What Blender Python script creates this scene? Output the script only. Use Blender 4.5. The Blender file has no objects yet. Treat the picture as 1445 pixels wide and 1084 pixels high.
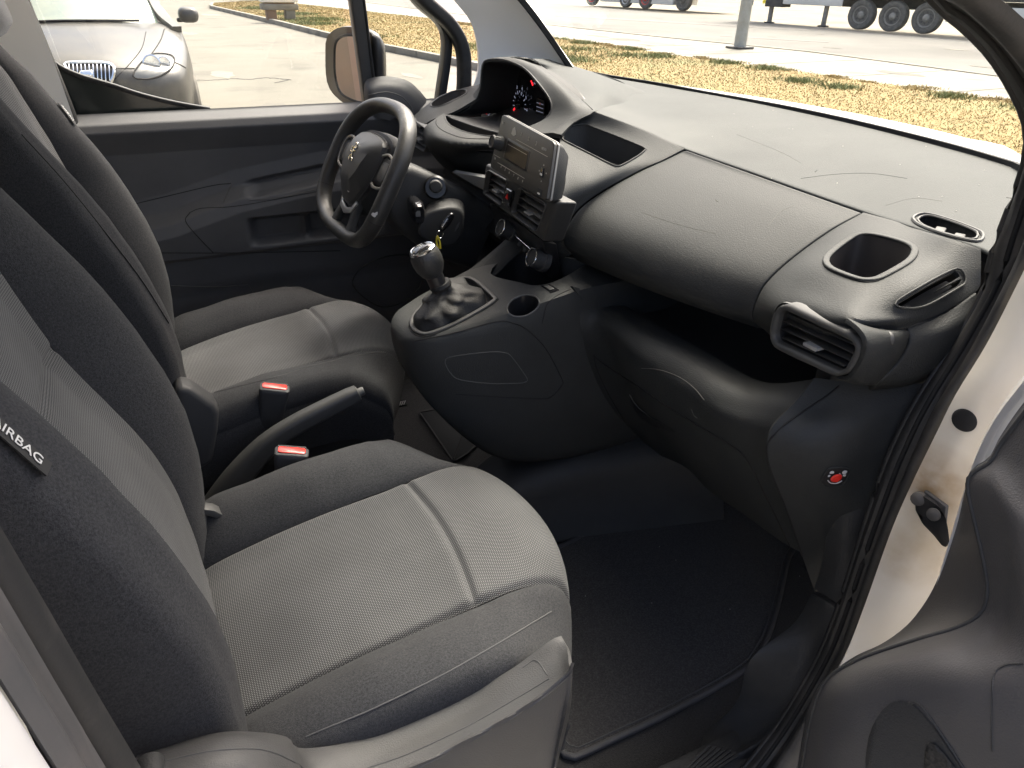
import bpy, bmesh, math, random
import numpy as np
from mathutils import Vector, Matrix
from mathutils.bvhtree import BVHTree
random.seed(7); rng = np.random.default_rng(7)
sc = bpy.context.scene
COL = sc.collection

# ------------------------------------------------------------ camera, light, exposure
F = 1024.0                                     # focal length in photo pixels (photo 1445 x 1084)
CAM = np.array([-.41, -1.17, 1.48])            # van frame: x forward, y to the left, z up, metres
def cam_basis(p, a, roll):
    h = np.array([math.cos(a), math.sin(a), 0]); d = h*math.cos(p)+np.array([0, 0, -math.sin(p)])
    r = np.array([math.sin(a), -math.cos(a), 0]); u = np.cross(r, d)
    r2 = r*math.cos(roll)+u*math.sin(roll); return d, r2, np.cross(r2, d)
DD, RR, UU = cam_basis(math.radians(29.3), math.radians(64), math.radians(1.3))
cd = bpy.data.cameras.new('camera'); camo = bpy.data.objects.new('camera', cd); COL.objects.link(camo)
camo.matrix_world = Matrix(((RR[0], UU[0], -DD[0], CAM[0]), (RR[1], UU[1], -DD[1], CAM[1]), (RR[2], UU[2], -DD[2], CAM[2]), (0, 0, 0, 1)))
cd.sensor_width = 36; cd.lens = F/1445*36; cd.clip_start = .02; cd.clip_end = 600
sc.camera = camo
SUN_EL, SUN_AZ = math.radians(57), math.radians(38)   # azimuth of the sun measured from +x towards +y
w = bpy.data.worlds.new('World'); sc.world = w; w.use_nodes = True
nt = w.node_tree; bg = nt.nodes['Background']
sky = nt.nodes.new('ShaderNodeTexSky'); sky.sky_type = 'NISHITA'; sky.sun_disc = False
sky.sun_elevation = SUN_EL; sky.sun_rotation = math.radians(90)-SUN_AZ; sky.air_density = .6; sky.dust_density = 9.0; sky.ozone_density = 0
nt.links.new(sky.outputs[0], bg.inputs[0]); bg.inputs[1].default_value = .15
sl = bpy.data.lights.new('sun', 'SUN'); so = bpy.data.objects.new('sun', sl); COL.objects.link(so)
sl.energy = .75; sl.angle = math.radians(14); sl.color = (1, .98, .95)
sd = Vector((math.cos(SUN_AZ)*math.cos(SUN_EL), math.sin(SUN_AZ)*math.cos(SUN_EL), math.sin(SUN_EL)))
so.rotation_euler = sd.to_track_quat('Z', 'Y').to_euler(); so.location = (0, 0, 20)
sc.view_settings.view_transform = 'Standard'; sc.view_settings.look = 'None'; sc.view_settings.gamma = 1
sc.view_settings.exposure = 2.2
sc.cycles.max_bounces = 10; sc.cycles.transparent_max_bounces = 16

# ------------------------------------------------------------ survey helper: where a sight line meets a known plane
def W(px, py, **k):
    v = DD+(px-722.5)/F*RR-(py-542)/F*UU; (ax, val), = k.items(); i = 'xyz'.index(ax)
    return CAM+v*((val-CAM[i])/v[i])
def Ws(pts, **k): return [W(*p, **k) for p in pts]
def V(*a): return np.array(a, float)
def col(p): return [W(a, b, **{k: v}) for a, b, k, v in p]

# ------------------------------------------------------------ object helpers
def link(o, parent=None):
    COL.objects.link(o)
    if parent is not None: o.parent = parent
    return o
def thing(name, label, cat, group=None):
    o = bpy.data.objects.new(name, None); COL.objects.link(o); o['label'] = label; o['category'] = cat
    if group: o['group'] = group
    o.empty_display_size = .05
    return o
def tag(o, label, cat, group=None):
    o['label'] = label; o['category'] = cat
    if group: o['group'] = group
    return o
def obj(name, verts, faces, mat, parent=None, smooth=True, bevel=0, segs=2, uv=None, auto=40):
    me = bpy.data.meshes.new(name); me.from_pydata([tuple(map(float, v)) for v in verts], [], [tuple(map(int, f)) for f in faces])
    me.update(); me.validate()
    if mat: me.materials.append(mat)
    if uv is not None:
        l = me.uv_layers.new(name='UVMap'); idx = np.zeros(len(me.loops), int); me.loops.foreach_get('vertex_index', idx)
        l.data.foreach_set('uv', np.asarray(uv, float)[idx].ravel())
    bm = bmesh.new(); bm.from_mesh(me); bmesh.ops.recalc_face_normals(bm, faces=bm.faces); bm.to_mesh(me); bm.free()
    o = bpy.data.objects.new(name, me); link(o, parent)
    finish(o, smooth, bevel, segs, auto)
    return o
def finish(o, smooth=True, bevel=0, segs=2, auto=40):
    me = o.data
    if bevel:
        bm = bmesh.new(); bm.from_mesh(me)
        es = [e for e in bm.edges if len(e.link_faces) == 2 and e.calc_face_angle(0) > math.radians(35)]
        if es: bmesh.ops.bevel(bm, geom=es, offset=bevel, segments=segs, profile=.5, affect='EDGES', clamp_overlap=True)
        bm.to_mesh(me); bm.free()
    if smooth: me.shade_smooth(); me.set_sharp_from_angle(angle=math.radians(auto))
def cr(pts, n, closed=False):
    """Catmull-Rom resample to n points of equal arc length"""
    P = np.array(pts, float)
    if len(P) == 2: t = np.linspace(0, 1, n)[:, None]; return P[0]*(1-t)+P[1]*t
    if closed: Q = np.vstack([P[-1], P, P[0], P[1]]); m = len(P)
    else: Q = np.vstack([2*P[0]-P[1], P, 2*P[-1]-P[-2]]); m = len(P)-1
    out = []
    for i in range(m):
        a, b, c, d = Q[i:i+4]; k = 16
        t = np.linspace(0, 1, k, endpoint=False)[:, None]
        out.append(.5*((2*b)+(-a+c)*t+(2*a-5*b+4*c-d)*t*t+(-a+3*b-3*c+d)*t**3))
    out = np.vstack(out+[Q[-2][None] if not closed else P[0][None]])
    s = np.r_[0, np.cumsum(np.linalg.norm(np.diff(out, axis=0), axis=1))]
    tt = np.linspace(0, s[-1], n+(1 if closed else 0))
    R = np.array([np.interp(tt, s, out[:, i]) for i in range(3)]).T
    return R[:-1] if closed else R
def lin(pts, n):
    P = np.array(pts, float); s = np.r_[0, np.cumsum(np.linalg.norm(np.diff(P, axis=0), axis=1))]
    tt = np.linspace(0, s[-1], n); return np.array([np.interp(tt, s, P[:, i]) for i in range(P.shape[1])]).T
def grid(rows, nu, nv, param=False):
    """rows: list of polylines -> (nv, nu, 3) smooth grid"""
    R = np.array([cr(r, nu) for r in rows])
    if len(R) == 2: t = np.linspace(0, 1, nv)[:, None, None]; return R[0]*(1-t)+R[1]*t
    return np.array([cr(R[:, j], nv) for j in range(nu)]).transpose(1, 0, 2)
def gnormals(G):
    du = np.gradient(G, axis=1); dv = np.gradient(G, axis=0); N = np.cross(du, dv)
    return N/np.maximum(np.linalg.norm(N, axis=2, keepdims=True), 1e-9)
EYE = V(-.35, -.55, 1.75)
def shell(name, G, mat, parent, th=.004, eye=EYE, round_=.0, segs=2, uvm=True, auto=50, closed_u=False):
    """closed solid sheet: grid surface faces the eye point, thickness behind, rounded rim"""
    nv, nu, _ = G.shape; N = gnormals(G)
    c = G.reshape(-1, 3).mean(0); s = np.sign((N*(np.array(eye)-G)).sum()) or 1; N = N*s
    su = np.linalg.norm(np.diff(G, axis=1), axis=2).mean(0); sv = np.linalg.norm(np.diff(G, axis=0), axis=2).mean(1)
    U, Vv = np.meshgrid(np.r_[0, np.cumsum(su)], np.r_[0, np.cumsum(sv)])
    uv = np.stack([U, Vv], 2).reshape(-1, 2)
    top = G.copy()
    verts = np.vstack([top.reshape(-1, 3), (G-N*th).reshape(-1, 3)]); n = nu*nv; f = []
    A = np.arange(n).reshape(nv, nu)
    q = np.stack([A[:-1, :-1], A[:-1, 1:], A[1:, 1:], A[1:, :-1]], 2).reshape(-1, 4)
    f += q.tolist(); f += (q[:, ::-1]+n).tolist()
    per = list(A[0, :])+list(A[1:, -1])+list(A[-1, ::-1][1:])+list(A[::-1, 0][1:-1])
    for i in range(len(per)):
        a, b = per[i], per[(i+1) % len(per)]; f.append((a, b, b+n, a+n))
    o = obj(name, verts, f, mat, parent, uv=np.vstack([uv, uv]) if uvm else None, auto=auto)
    if round_: finish(o, True, round_, segs, auto)
    return o
def sweep(name, path, prof, mat, parent=None, up=(0, 0, 1), closed=False, scale=None, smooth=True, auto=50, twist=None):
    """sweep a closed 2D profile (a along side, b along up) along a path"""
    P = np.array(path, float); n = len(P); pr = np.array(prof, float); m = len(pr)
    T = np.gradient(P, axis=0) if not closed else (np.roll(P, -1, 0)-np.roll(P, 1, 0))
    T /= np.linalg.norm(T, axis=1, keepdims=True); up = np.array(up, float)
    verts = []
    for i in range(n):
        U0 = up if up.ndim == 1 else up[i]
        S = np.cross(T[i], U0); S /= np.linalg.norm(S); B = np.cross(S, T[i])
        k = 1 if scale is None else scale[i]
        for a, b in pr: verts.append(P[i]+S*a*k+B*b*k)
    f = []
    for i in range(n if closed else n-1):
        j = (i+1) % n
        for a in range(m): b = (a+1) % m; f.append((i*m+a, i*m+b, j*m+b, j*m+a))
    if not closed: f.append(tuple(range(m))[::-1]); f.append(tuple(range((n-1)*m, n*m)))
    return obj(name, verts, f, mat, parent, smooth=smooth, auto=auto)
def circ(r, n=10, ry=None): return [(r*math.cos(2*math.pi*i/n), (ry or r)*math.sin(2*math.pi*i/n)) for i in range(n)]
def rrect(w_, h_, r, k=3):
    out = []
    for cx, cy, a0 in ((w_/2-r, h_/2-r, 0), (-w_/2+r, h_/2-r, 90), (-w_/2+r, -h_/2+r, 180), (w_/2-r, -h_/2+r, 270)):
        for i in range(k+1):
            a = math.radians(a0+90*i/k); out.append((cx+r*math.cos(a), cy+r*math.sin(a)))
    return out
def tube(name, pts, r, mat, parent=None, n=8, res=None, closed=False, up=(0, 0, 1)):
    P = cr(pts, res or max(8, len(pts)*6), closed) if len(pts) > 2 else np.array(pts, float)
    return sweep(name, P, circ(r, n), mat, parent, up=up, closed=closed)
def basis(n, up=(0, 0, 1)):
    n = np.array(n, float); n /= np.linalg.norm(n); s = np.cross(up, n); s /= np.linalg.norm(s); return s, np.cross(n, s), n
def prism(name, pts, ext, mat, parent=None, bevel=.0, segs=2, auto=40):
    """polygon of 3D points extruded by a vector"""
    P = np.array(pts, float); n = len(P); e = np.array(ext, float)
    verts = np.vstack([P, P+e]); f = [tuple(range(n)), tuple(range(2*n-1, n-1, -1))]
    f += [(i, (i+1) % n, (i+1) % n+n, i+n) for i in range(n)]
    return obj(name, verts, f, mat, parent, bevel=bevel, segs=segs, auto=auto)
def plate(name, c, n, w_, h_, r, d, mat, parent=None, up=(0, 0, 1), bevel=0, k=4):
    """rounded rectangular plate centred at c, front face towards n, thickness d behind"""
    s, b, n = basis(n, up); c = np.array(c, float)
    return prism(name, [c+s*x+b*y for x, y in rrect(w_, h_, r, k)], -n*d, mat, parent, bevel)
def box(name, lo, hi, mat, parent=None, bevel=0):
    x0, y0, z0 = lo; x1, y1, z1 = hi
    return prism(name, [(x0, y0, z0), (x1, y0, z0), (x1, y1, z0), (x0, y1, z0)], (0, 0, z1-z0), mat, parent, bevel)
def lathe(name, prof, c, axis, mat, parent=None, n=24, auto=40):
    """prof: (radius, height) pairs along axis"""
    s, b, ax = basis(axis, (0, 0, 1) if abs(axis[2]) < .95*np.linalg.norm(axis) else (1, 0, 0)); c = np.array(c, float); verts = []; f = []
    for r, h in prof:
        for i in range(n): a = 2*math.pi*i/n; verts.append(c+ax*h+(s*math.cos(a)+b*math.sin(a))*max(r, 1e-4))
    for j in range(len(prof)-1):
        for i in range(n): k = (i+1) % n; f.append((j*n+i, j*n+k, (j+1)*n+k, (j+1)*n+i))
    f.append(tuple(range(n))[::-1]); f.append(tuple(range((len(prof)-1)*n, len(prof)*n)))
    return obj(name, verts, f, mat, parent, auto=auto)
def loft(name, secs, mat, parent=None, cap=True, auto=50, bevel=0):
    m = len(secs[0]); verts = np.vstack([np.array(s) for s in secs]); f = []
    for j in range(len(secs)-1):
        for i in range(m): k = (i+1) % m; f.append((j*m+i, j*m+k, (j+1)*m+k, (j+1)*m+i))
    if cap: f.append(tuple(range(m))[::-1]); f.append(tuple(range((len(secs)-1)*m, len(secs)*m)))
    return obj(name, verts, f, mat, parent, auto=auto, bevel=bevel)
def cut(o, cutters):
    for c in cutters:
        md = o.modifiers.new('b', 'BOOLEAN'); md.operation = 'DIFFERENCE'; md.object = c; md.solver = 'EXACT'
    a0 = sum(p.area for p in o.data.polygons)
    for sv_ in ('EXACT', 'MANIFOLD', 'FLOAT'):
        for md in o.modifiers:
            md.solver = sv_
        dg = bpy.context.evaluated_depsgraph_get(); dg.update()
        me = bpy.data.meshes.new_from_object(o.evaluated_get(dg)); a1 = sum(p.area for p in me.polygons)
        if a0*.7 < a1 < a0*1.4: break
        print('cut failed', o.name, sv_, a0, a1)
    o.modifiers.clear(); o.data = me
    for c in cutters: bpy.data.objects.remove(c)
    me.shade_smooth(); me.set_sharp_from_angle(angle=math.radians(50))
    return o
def cutter(pts, ext): return prism('cutter', pts, ext, None)
def smoothpoly(pts, n=32): return cr(pts, n, closed=True)
def text(name, s, c, n, up, size, mat, parent=None, depth=.0004):
    cu = bpy.data.curves.new(name, 'FONT'); cu.body = s; cu.size = size; cu.extrude = depth; cu.align_x = 'CENTER'; cu.align_y = 'CENTER'
    t = bpy.data.objects.new(name, cu); COL.objects.link(t)
    sx, b, nn = basis(n, up); t.matrix_world = Matrix(((sx[0], b[0], nn[0], c[0]), (sx[1], b[1], nn[1], c[1]), (sx[2], b[2], nn[2], c[2]), (0, 0, 0, 1)))
    dg = bpy.context.evaluated_depsgraph_get(); dg.update()
    me = bpy.data.meshes.new_from_object(t.evaluated_get(dg)); me.transform(t.matrix_world)
    bpy.data.objects.remove(t); me.materials.clear(); me.materials.append(mat)
    o = bpy.data.objects.new(name, me); return link(o, parent)

# ------------------------------------------------------------ materials
def material(name, col, rough=.5, col2=None, nscale=8, nmix=.5, bump=0, bscale=400, spec=.5, metal=0, voro=False, sheen=0, coat=0, coords='Object', detail=6, rvar=0, contrast=(.35, .65), col3=None, n3=40):
    m = bpy.data.materials.new(name); m.use_nodes = True; t = m.node_tree; b = t.nodes['Principled BSDF']
    b.inputs['Base Color'].default_value = (*col, 1); b.inputs['Roughness'].default_value = rough; b.inputs['Metallic'].default_value = metal
    b.inputs['Specular IOR Level'].default_value = spec; b.inputs['Sheen Weight'].default_value = sheen; b.inputs['Coat Weight'].default_value = coat
    b.inputs['Coat Roughness'].default_value = .08
    tc = t.nodes.new('ShaderNodeTexCoord'); co = tc.outputs[coords]
    if col2 is not None:
        n = t.nodes.new('ShaderNodeTexNoise'); n.inputs['Scale'].default_value = nscale; n.inputs['Detail'].default_value = detail; n.inputs['Roughness'].default_value = .65
        t.links.new(co, n.inputs['Vector']); r = t.nodes.new('ShaderNodeValToRGB')
        r.color_ramp.elements[0].position = contrast[0]; r.color_ramp.elements[1].position = contrast[1]
        r.color_ramp.elements[0].color = (*col, 1); r.color_ramp.elements[1].color = (*col2, 1)
        t.links.new(n.outputs['Fac'], r.inputs['Fac']); out = r.outputs['Color']
        if col3 is not None:
            n3_ = t.nodes.new('ShaderNodeTexNoise'); n3_.inputs['Scale'].default_value = n3; n3_.inputs['Detail'].default_value = 3
            t.links.new(co, n3_.inputs['Vector']); r3 = t.nodes.new('ShaderNodeValToRGB'); r3.color_ramp.elements[0].position = .55; r3.color_ramp.elements[1].position = .72
            t.links.new(n3_.outputs['Fac'], r3.inputs['Fac']); mx = t.nodes.new('ShaderNodeMixRGB'); mx.inputs[2].default_value = (*col3, 1)
            t.links.new(r3.outputs['Color'], mx.inputs[0]); t.links.new(out, mx.inputs[1]); out = mx.outputs[0]
        t.links.new(out, b.inputs['Base Color'])
        if rvar:
            mr = t.nodes.new('ShaderNodeMapRange'); mr.inputs['To Min'].default_value = rough-rvar; mr.inputs['To Max'].default_value = rough+rvar
            t.links.new(n.outputs['Fac'], mr.inputs['Value']); t.links.new(mr.outputs[0], b.inputs['Roughness'])
    if bump:
        if voro:
            n = t.nodes.new('ShaderNodeTexVoronoi'); n.inputs['Scale'].default_value = bscale; h = n.outputs['Distance']; n.feature = 'F1'
        else:
            n = t.nodes.new('ShaderNodeTexNoise'); n.inputs['Scale'].default_value = bscale; n.inputs['Detail'].default_value = 3; h = n.outputs['Fac']
        t.links.new(co, n.inputs['Vector']); bp = t.nodes.new('ShaderNodeBump'); bp.inputs['Strength'].default_value = bump; bp.inputs['Distance'].default_value = .001
        t.links.new(h, bp.inputs['Height']); t.links.new(bp.outputs[0], b.inputs['Normal'])
    return m
M = {}
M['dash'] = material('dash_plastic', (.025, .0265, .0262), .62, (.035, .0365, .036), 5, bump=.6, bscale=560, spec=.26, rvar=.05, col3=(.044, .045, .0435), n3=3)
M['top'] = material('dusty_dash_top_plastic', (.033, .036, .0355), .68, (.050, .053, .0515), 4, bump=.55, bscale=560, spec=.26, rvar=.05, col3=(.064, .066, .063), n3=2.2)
M['dark'] = material('dark_plastic', (.026, .0265, .027), .58, (.036, .0365, .036), 6, bump=.5, bscale=620, spec=.35, rvar=.05)
M['door'] = material('door_trim_plastic', (.066, .067, .071), .54, (.084, .085, .089), 4, bump=.45, bscale=620, spec=.4, rvar=.05)
M['opendoor'] = material('open_door_trim_plastic', (.046, .045, .047), .44, (.062, .060, .060), 3, bump=.4, bscale=620, rvar=.06, spec=.45)
M['satin'] = material('satin_grey_plastic', (.058, .058, .056), .5, (.072, .072, .07), 12, bump=.1, bscale=900, spec=.4)
M['gloss'] = material('gloss_black_plastic', (.012, .012, .013), .12, coat=.3)
M['pitch'] = material('matt_black_plastic', (.008, .008, .009), .7)
M['seam'] = material('seam_black_rubber', (.006, .006, .006), .8)  # near-black for seams, rubber seals, cracks and piping
M['rubber'] = material('door_seal_rubber', (.018, .018, .018), .55, (.06, .055, .05), 14, bump=.2, bscale=300, contrast=(.5, .8))
M['rubber2'] = material('smooth_seal_rubber', (.07, .07, .07), .4, (.11, .1, .095), 6, bump=.1, bscale=300)
M['stitchl'] = material('pale_thread', (.075, .075, .075), .8)
M['well'] = material('cup_well_plastic', (.05, .045, .042), .42)
M['head2'] = material('grey_headrest_cloth', (.16, .16, .155), .9, bump=.4, bscale=1200, sheen=.4)
M['cover'] = material('seat_side_plastic', (.042, .042, .043), .5, (.055, .054, .053), 5, bump=.5, bscale=620, rvar=.05, spec=.45)
M['dark2'] = material('hinge_cover_plastic', (.036, .037, .039), .6, bump=.3, bscale=600, spec=.4)
M['gloss2'] = material('smooth_black_plastic', (.014, .014, .015), .3)
M['satin2'] = material('vent_frame_plastic', (.042, .042, .041), .5, bump=.15, bscale=800, spec=.4)
M['tabgrey'] = material('silver_vent_tab', (.3, .3, .29), .4)
M['scuff'] = material('scuffed_plastic', (.09, .088, .08), .7)
M['needle2'] = material('warning_lamp_print', (.5, .2, .15), .4)
M['satinmetal2'] = material('dull_metal_trim', (.22, .21, .19), .35, metal=.5)
M['satin3'] = material('window_frame_plastic', (.03, .031, .033), .35, bump=.1, bscale=700)
M['cornerglass'] = material('dark_tinted_panel', (.018, .024, .022), .15, coat=.5)
M['scuffw'] = material('worn_leather', (.16, .16, .155), .7)
M['binding'] = material('mat_binding', (.05, .05, .052), .8, bump=.8, bscale=900)
M['mat2'] = material('ribbed_heel_pad', (.016, .019, .021), .8, bump=.6, bscale=500)
M['slatdark'] = material('vent_slat_plastic', (.022, .022, .022), .4)
M['sandwall'] = material('tan_render', (.42, .33, .22), .9, (.36, .29, .2), 2)
M['yellowwall'] = material('yellow_render', (.6, .4, .05), .9)
M['redpave'] = material('reddish_paving', (.22, .12, .08), .9, (.28, .16, .11), 3)
M['joint'] = material('joint_dirt', (.09, .085, .07), .95)
M['stain'] = material('oil_stain', (.105, .098, .082), .9, (.135, .126, .105), 3)
M['dust'] = material('pale_dust_patch', (.2, .187, .155), .95, (.165, .155, .128), 3)
M['chrome'] = material('chrome', (.75, .76, .77), .18, metal=1)
M['satinmetal'] = material('satin_silver_trim', (.5, .5, .49), .35, metal=.8)
M['leather'] = material('worn_wheel_leather', (.028, .028, .027), .42, (.042, .041, .038), 20, bump=.35, bscale=380, voro=True, rvar=.1)
M['boot'] = material('gear_boot_leatherette', (.016, .016, .016), .6, bump=.4, bscale=420, voro=True, spec=.35)
M['fabric'] = material('dark_seat_fabric', (.026, .0265, .028), .95, (.050, .0505, .0525), 420, bump=.7, bscale=900, spec=.12, sheen=.03, detail=2, contrast=(.3,.7))
M['carpet'] = material('black_carpet', (.009, .0088, .0085), .95, (.027, .0265, .026), 300, bump=1, bscale=700, sheen=.15, detail=2, contrast=(.4, .75))
M['mat'] = material('floor_mat_carpet', (.013, .0125, .0125), .95, (.046, .045, .045), 330, bump=1, bscale=700, sheen=.2, detail=2, contrast=(.4, .75))
M['stitch'] = material('thread', (.03, .03, .034), .7)
M['white'] = material('white_van_paint', (.74, .69, .59), .3, (.62, .54, .42), 3.5, coat=.4, contrast=(.5, .85), col3=(.50, .40, .28), n3=2.3)
M['whiteclean'] = material('white_body_paint', (.78, .76, .71), .3, (.72, .70, .65), 3, coat=.5)
M['head'] = material('grey_roof_lining', (.5, .49, .46), .9, (.55, .54, .51), 10, bump=.3, bscale=900)
M['beige'] = material('beige_pillar_trim', (.8, .78, .73), .75, bump=.2, bscale=600)
M['red'] = material('red_button_plastic', (.75, .03, .02), .35, coat=.2)
M['yellow'] = material('yellow_tag', (.75, .62, .05), .5)
M['print'] = material('white_print', (.6, .6, .58), .6)
M['printdim'] = material('grey_print', (.4, .39, .35), .6)
M['radio'] = material('radio_plastic', (.032, .030, .027), .42, (.042, .040, .035), 30, bump=.1, bscale=900)
M['screen'] = material('radio_screen', (.03, .026, .023), .3, spec=.2)
M['mirror'] = material('mirror_silver', (.8, .8, .8), .03, metal=1)
M['black_paint'] = material('dusty_black_car_paint', (.028, .028, .027), .45, (.085, .077, .06), 2.2, coat=.25, contrast=(.35, .7), rvar=.1)
M['headlamp'] = material('headlamp_lens', (.12, .123, .118), .2, coat=.4)
M['carglass'] = material('car_windscreen_glass', (.16, .2, .17), .06, (.25, .27, .2), 1.2, spec=1, contrast=(.45, .6))
M['tyre'] = material('tyre_rubber', (.09, .085, .078), .85, (.17, .155, .13), 9, bump=.3, bscale=60)
M['rim'] = material('dirty_steel_rim', (.35, .33, .29), .6, (.22, .2, .17), 8)
M['asphalt'] = material('pale_worn_asphalt', (.118, .110, .088), .9, (.152, .142, .115), .35, bump=.8, bscale=70, col3=(.09, .084, .068), n3=1.1)
M['road'] = material('grey_road_asphalt', (.105, .10, .09), .9, (.14, .134, .12), .3, bump=.7, bscale=70, col3=(.082, .078, .07), n3=.12)
M['pave'] = material('pale_concrete_paving', (.185, .175, .144), .9, (.23, .217, .182), .9, bump=.5, bscale=30, col3=(.135, .126, .1), n3=.8)
M['sand'] = material('sandy_lot', (.22, .195, .145), .95, (.165, .15, .115), .25, bump=.8, bscale=20, col3=(.12, .115, .08), n3=.4)
M['kerb'] = material('concrete_kerb', (.22, .205, .17), .9, (.165, .155, .125), 2, bump=.5, bscale=60)
M['drysoil'] = material('dry_grass_ground', (.24, .175, .066), .95, (.18, .128, .046), 1.6, bump=.6, bscale=14, col3=(.17, .16, .06), n3=.5, contrast=(.3, .7))
M['blade'] = material('dry_grass_blades', (.27, .20, .078), .9, (.21, .15, .052), 1.1, col3=(.13, .13, .05), n3=.6)
M['weed'] = material('green_weeds', (.09, .115, .035), .9, (.14, .145, .05), 2)
M['galv'] = material('galvanised_post', (.36, .37, .35), .5, (.28, .27, .23), 3, metal=.3)
M['trailer'] = material('white_trailer_panel', (.78, .76, .70), .5, (.68, .66, .6), .6)
M['steel'] = material('dark_chassis_steel', (.04, .04, .04), .7, (.09, .08, .07), 3)
M['wood'] = material('brown_board', (.2, .12, .07), .8)
def weave():
    """light grey seat cloth: two-colour woven dots, UV in metres"""
    m = material('woven_seat_cloth', (.3, .3, .29), .9, spec=.2, sheen=.08); t = m.node_tree; b = t.nodes['Principled BSDF']
    tc = t.nodes.new('ShaderNodeTexCoord'); sp = t.nodes.new('ShaderNodeSeparateXYZ'); t.links.new(tc.outputs['UV'], sp.inputs[0])
    def mth(op, a, bb=None):
        n = t.nodes.new('ShaderNodeMath'); n.operation = op
        for i, x in enumerate((a, bb)):
            if x is None: continue
            if isinstance(x, (int, float)): n.inputs[i].default_value = x
            else: t.links.new(x, n.inputs[i])
        return n.outputs[0]
    P = .0029
    u = mth('MULTIPLY', sp.outputs[0], 2*math.pi/P); v = mth('MULTIPLY', sp.outputs[1], 2*math.pi/P)
    row = mth('SIGN', mth('SINE', mth('MULTIPLY', v, .5)))
    su = mth('SINE', mth('ADD', u, mth('MULTIPLY', row, math.pi/2))); sv = mth('ABSOLUTE', mth('SINE', mth('MULTIPLY', v, .5)))
    h = mth('MULTIPLY', mth('ADD', mth('MULTIPLY', su, .5), .5), sv)
    n = t.nodes.new('ShaderNodeTexNoise'); n.inputs['Scale'].default_value = 7; n.inputs['Detail'].default_value = 4; t.links.new(tc.outputs['Object'], n.inputs['Vector'])
    r = t.nodes.new('ShaderNodeValToRGB'); r.color_ramp.elements[0].position = .10; r.color_ramp.elements[0].color = (.03, .031, .033, 1)
    r.color_ramp.elements[1].position = .62; r.color_ramp.elements[1].color = (.19, .19, .188, 1)
    t.links.new(h, r.inputs[0])
    hv = t.nodes.new('ShaderNodeMixRGB'); hv.blend_type = 'MULTIPLY'; hv.inputs[0].default_value = .5
    t.links.new(r.outputs[0], hv.inputs[1]); t.links.new(n.outputs['Fac'], hv.inputs[2])
    t.links.new(hv.outputs[0], b.inputs['Base Color'])
    bp = t.nodes.new('ShaderNodeBump'); bp.inputs['Strength'].default_value = .5; bp.inputs['Distance'].default_value = .0006
    t.links.new(h, bp.inputs['Height']); t.links.new(bp.outputs[0], b.inputs['Normal']); return m
M['weave'] = weave()
def pane(name, tint, refl=.06):
    m = bpy.data.materials.new(name); m.use_nodes = True; t = m.node_tree; t.nodes.clear()
    o = t.nodes.new('ShaderNodeOutputMaterial'); mx = t.nodes.new('ShaderNodeMixShader'); tr = t.nodes.new('ShaderNodeBsdfTransparent'); g = t.nodes.new('ShaderNodeBsdfGlossy')
    tr.inputs[0].default_value = (*tint, 1); g.inputs['Roughness'].default_value = .02; mx.inputs[0].default_value = refl
    t.links.new(tr.outputs[0], mx.inputs[1]); t.links.new(g.outputs[0], mx.inputs[2]); t.links.new(mx.outputs[0], o.inputs[0]); return m
M['pane'] = pane('clear_window_glass', (.93, .95, .93), .03)
def add_stain_or_glint(m, c, r, colr, amount=.85):
    """a stain with its own ragged outline round one spot of the surface"""
    t = m.node_tree; b = t.nodes['Principled BSDF']; src = b.inputs['Base Color'].links[0].from_socket if b.inputs['Base Color'].links else None
    g = t.nodes.new('ShaderNodeNewGeometry'); d = t.nodes.new('ShaderNodeVectorMath'); d.operation = 'DISTANCE'; d.inputs[1].default_value = tuple(c); t.links.new(g.outputs['Position'], d.inputs[0])
    n = t.nodes.new('ShaderNodeTexNoise'); n.inputs['Scale'].default_value = 45; n.inputs['Detail'].default_value = 6; t.links.new(g.outputs['Position'], n.inputs['Vector'])
    mr = t.nodes.new('ShaderNodeMapRange'); mr.inputs['From Min'].default_value = r; mr.inputs['From Max'].default_value = r*.15; mr.inputs['To Max'].default_value = 1.3; t.links.new(d.outputs['Value'], mr.inputs['Value'])
    mu = t.nodes.new('ShaderNodeMath'); mu.operation = 'MULTIPLY'; t.links.new(mr.outputs[0], mu.inputs[0]); t.links.new(n.outputs['Fac'], mu.inputs[1])
    cl = t.nodes.new('ShaderNodeMath'); cl.operation = 'MULTIPLY'; cl.use_clamp = True; cl.inputs[1].default_value = amount*1.4; t.links.new(mu.outputs[0], cl.inputs[0])
    mx = t.nodes.new('ShaderNodeMixRGB'); mx.inputs[2].default_value = (*colr, 1); t.links.new(cl.outputs[0], mx.inputs[0])
    if src: t.links.new(src, mx.inputs[1])
    else: mx.inputs[1].default_value = b.inputs['Base Color'].default_value
    t.links.new(mx.outputs[0], b.inputs['Base Color'])
M['meshfab'] = material('speaker_mesh', (.012, .012, .012), .6, bump=1, bscale=260, voro=True)
def emis(name, c, s):
    m = bpy.data.materials.new(name); m.use_nodes = True; b = m.node_tree.nodes['Principled BSDF']
    b.inputs['Base Color'].default_value = (*c, 1); b.inputs['Emission Color'].default_value = (*c, 1); b.inputs['Emission Strength'].default_value = s; return m
M['needle'] = emis('lit_red_needle', (1, .02, .03), .5)
M['dial'] = emis('lit_dial_digits', (.35, .38, .5), .12)
def bvh(*objs):
    vs = []; fs = []; k = 0
    for o in objs:
        for v in o.data.vertices: vs.append(v.co.copy())
        for p in o.data.polygons: fs.append([i+k for i in p.vertices])
        k = len(vs)
    return BVHTree.FromPolygons(vs, fs)
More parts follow.
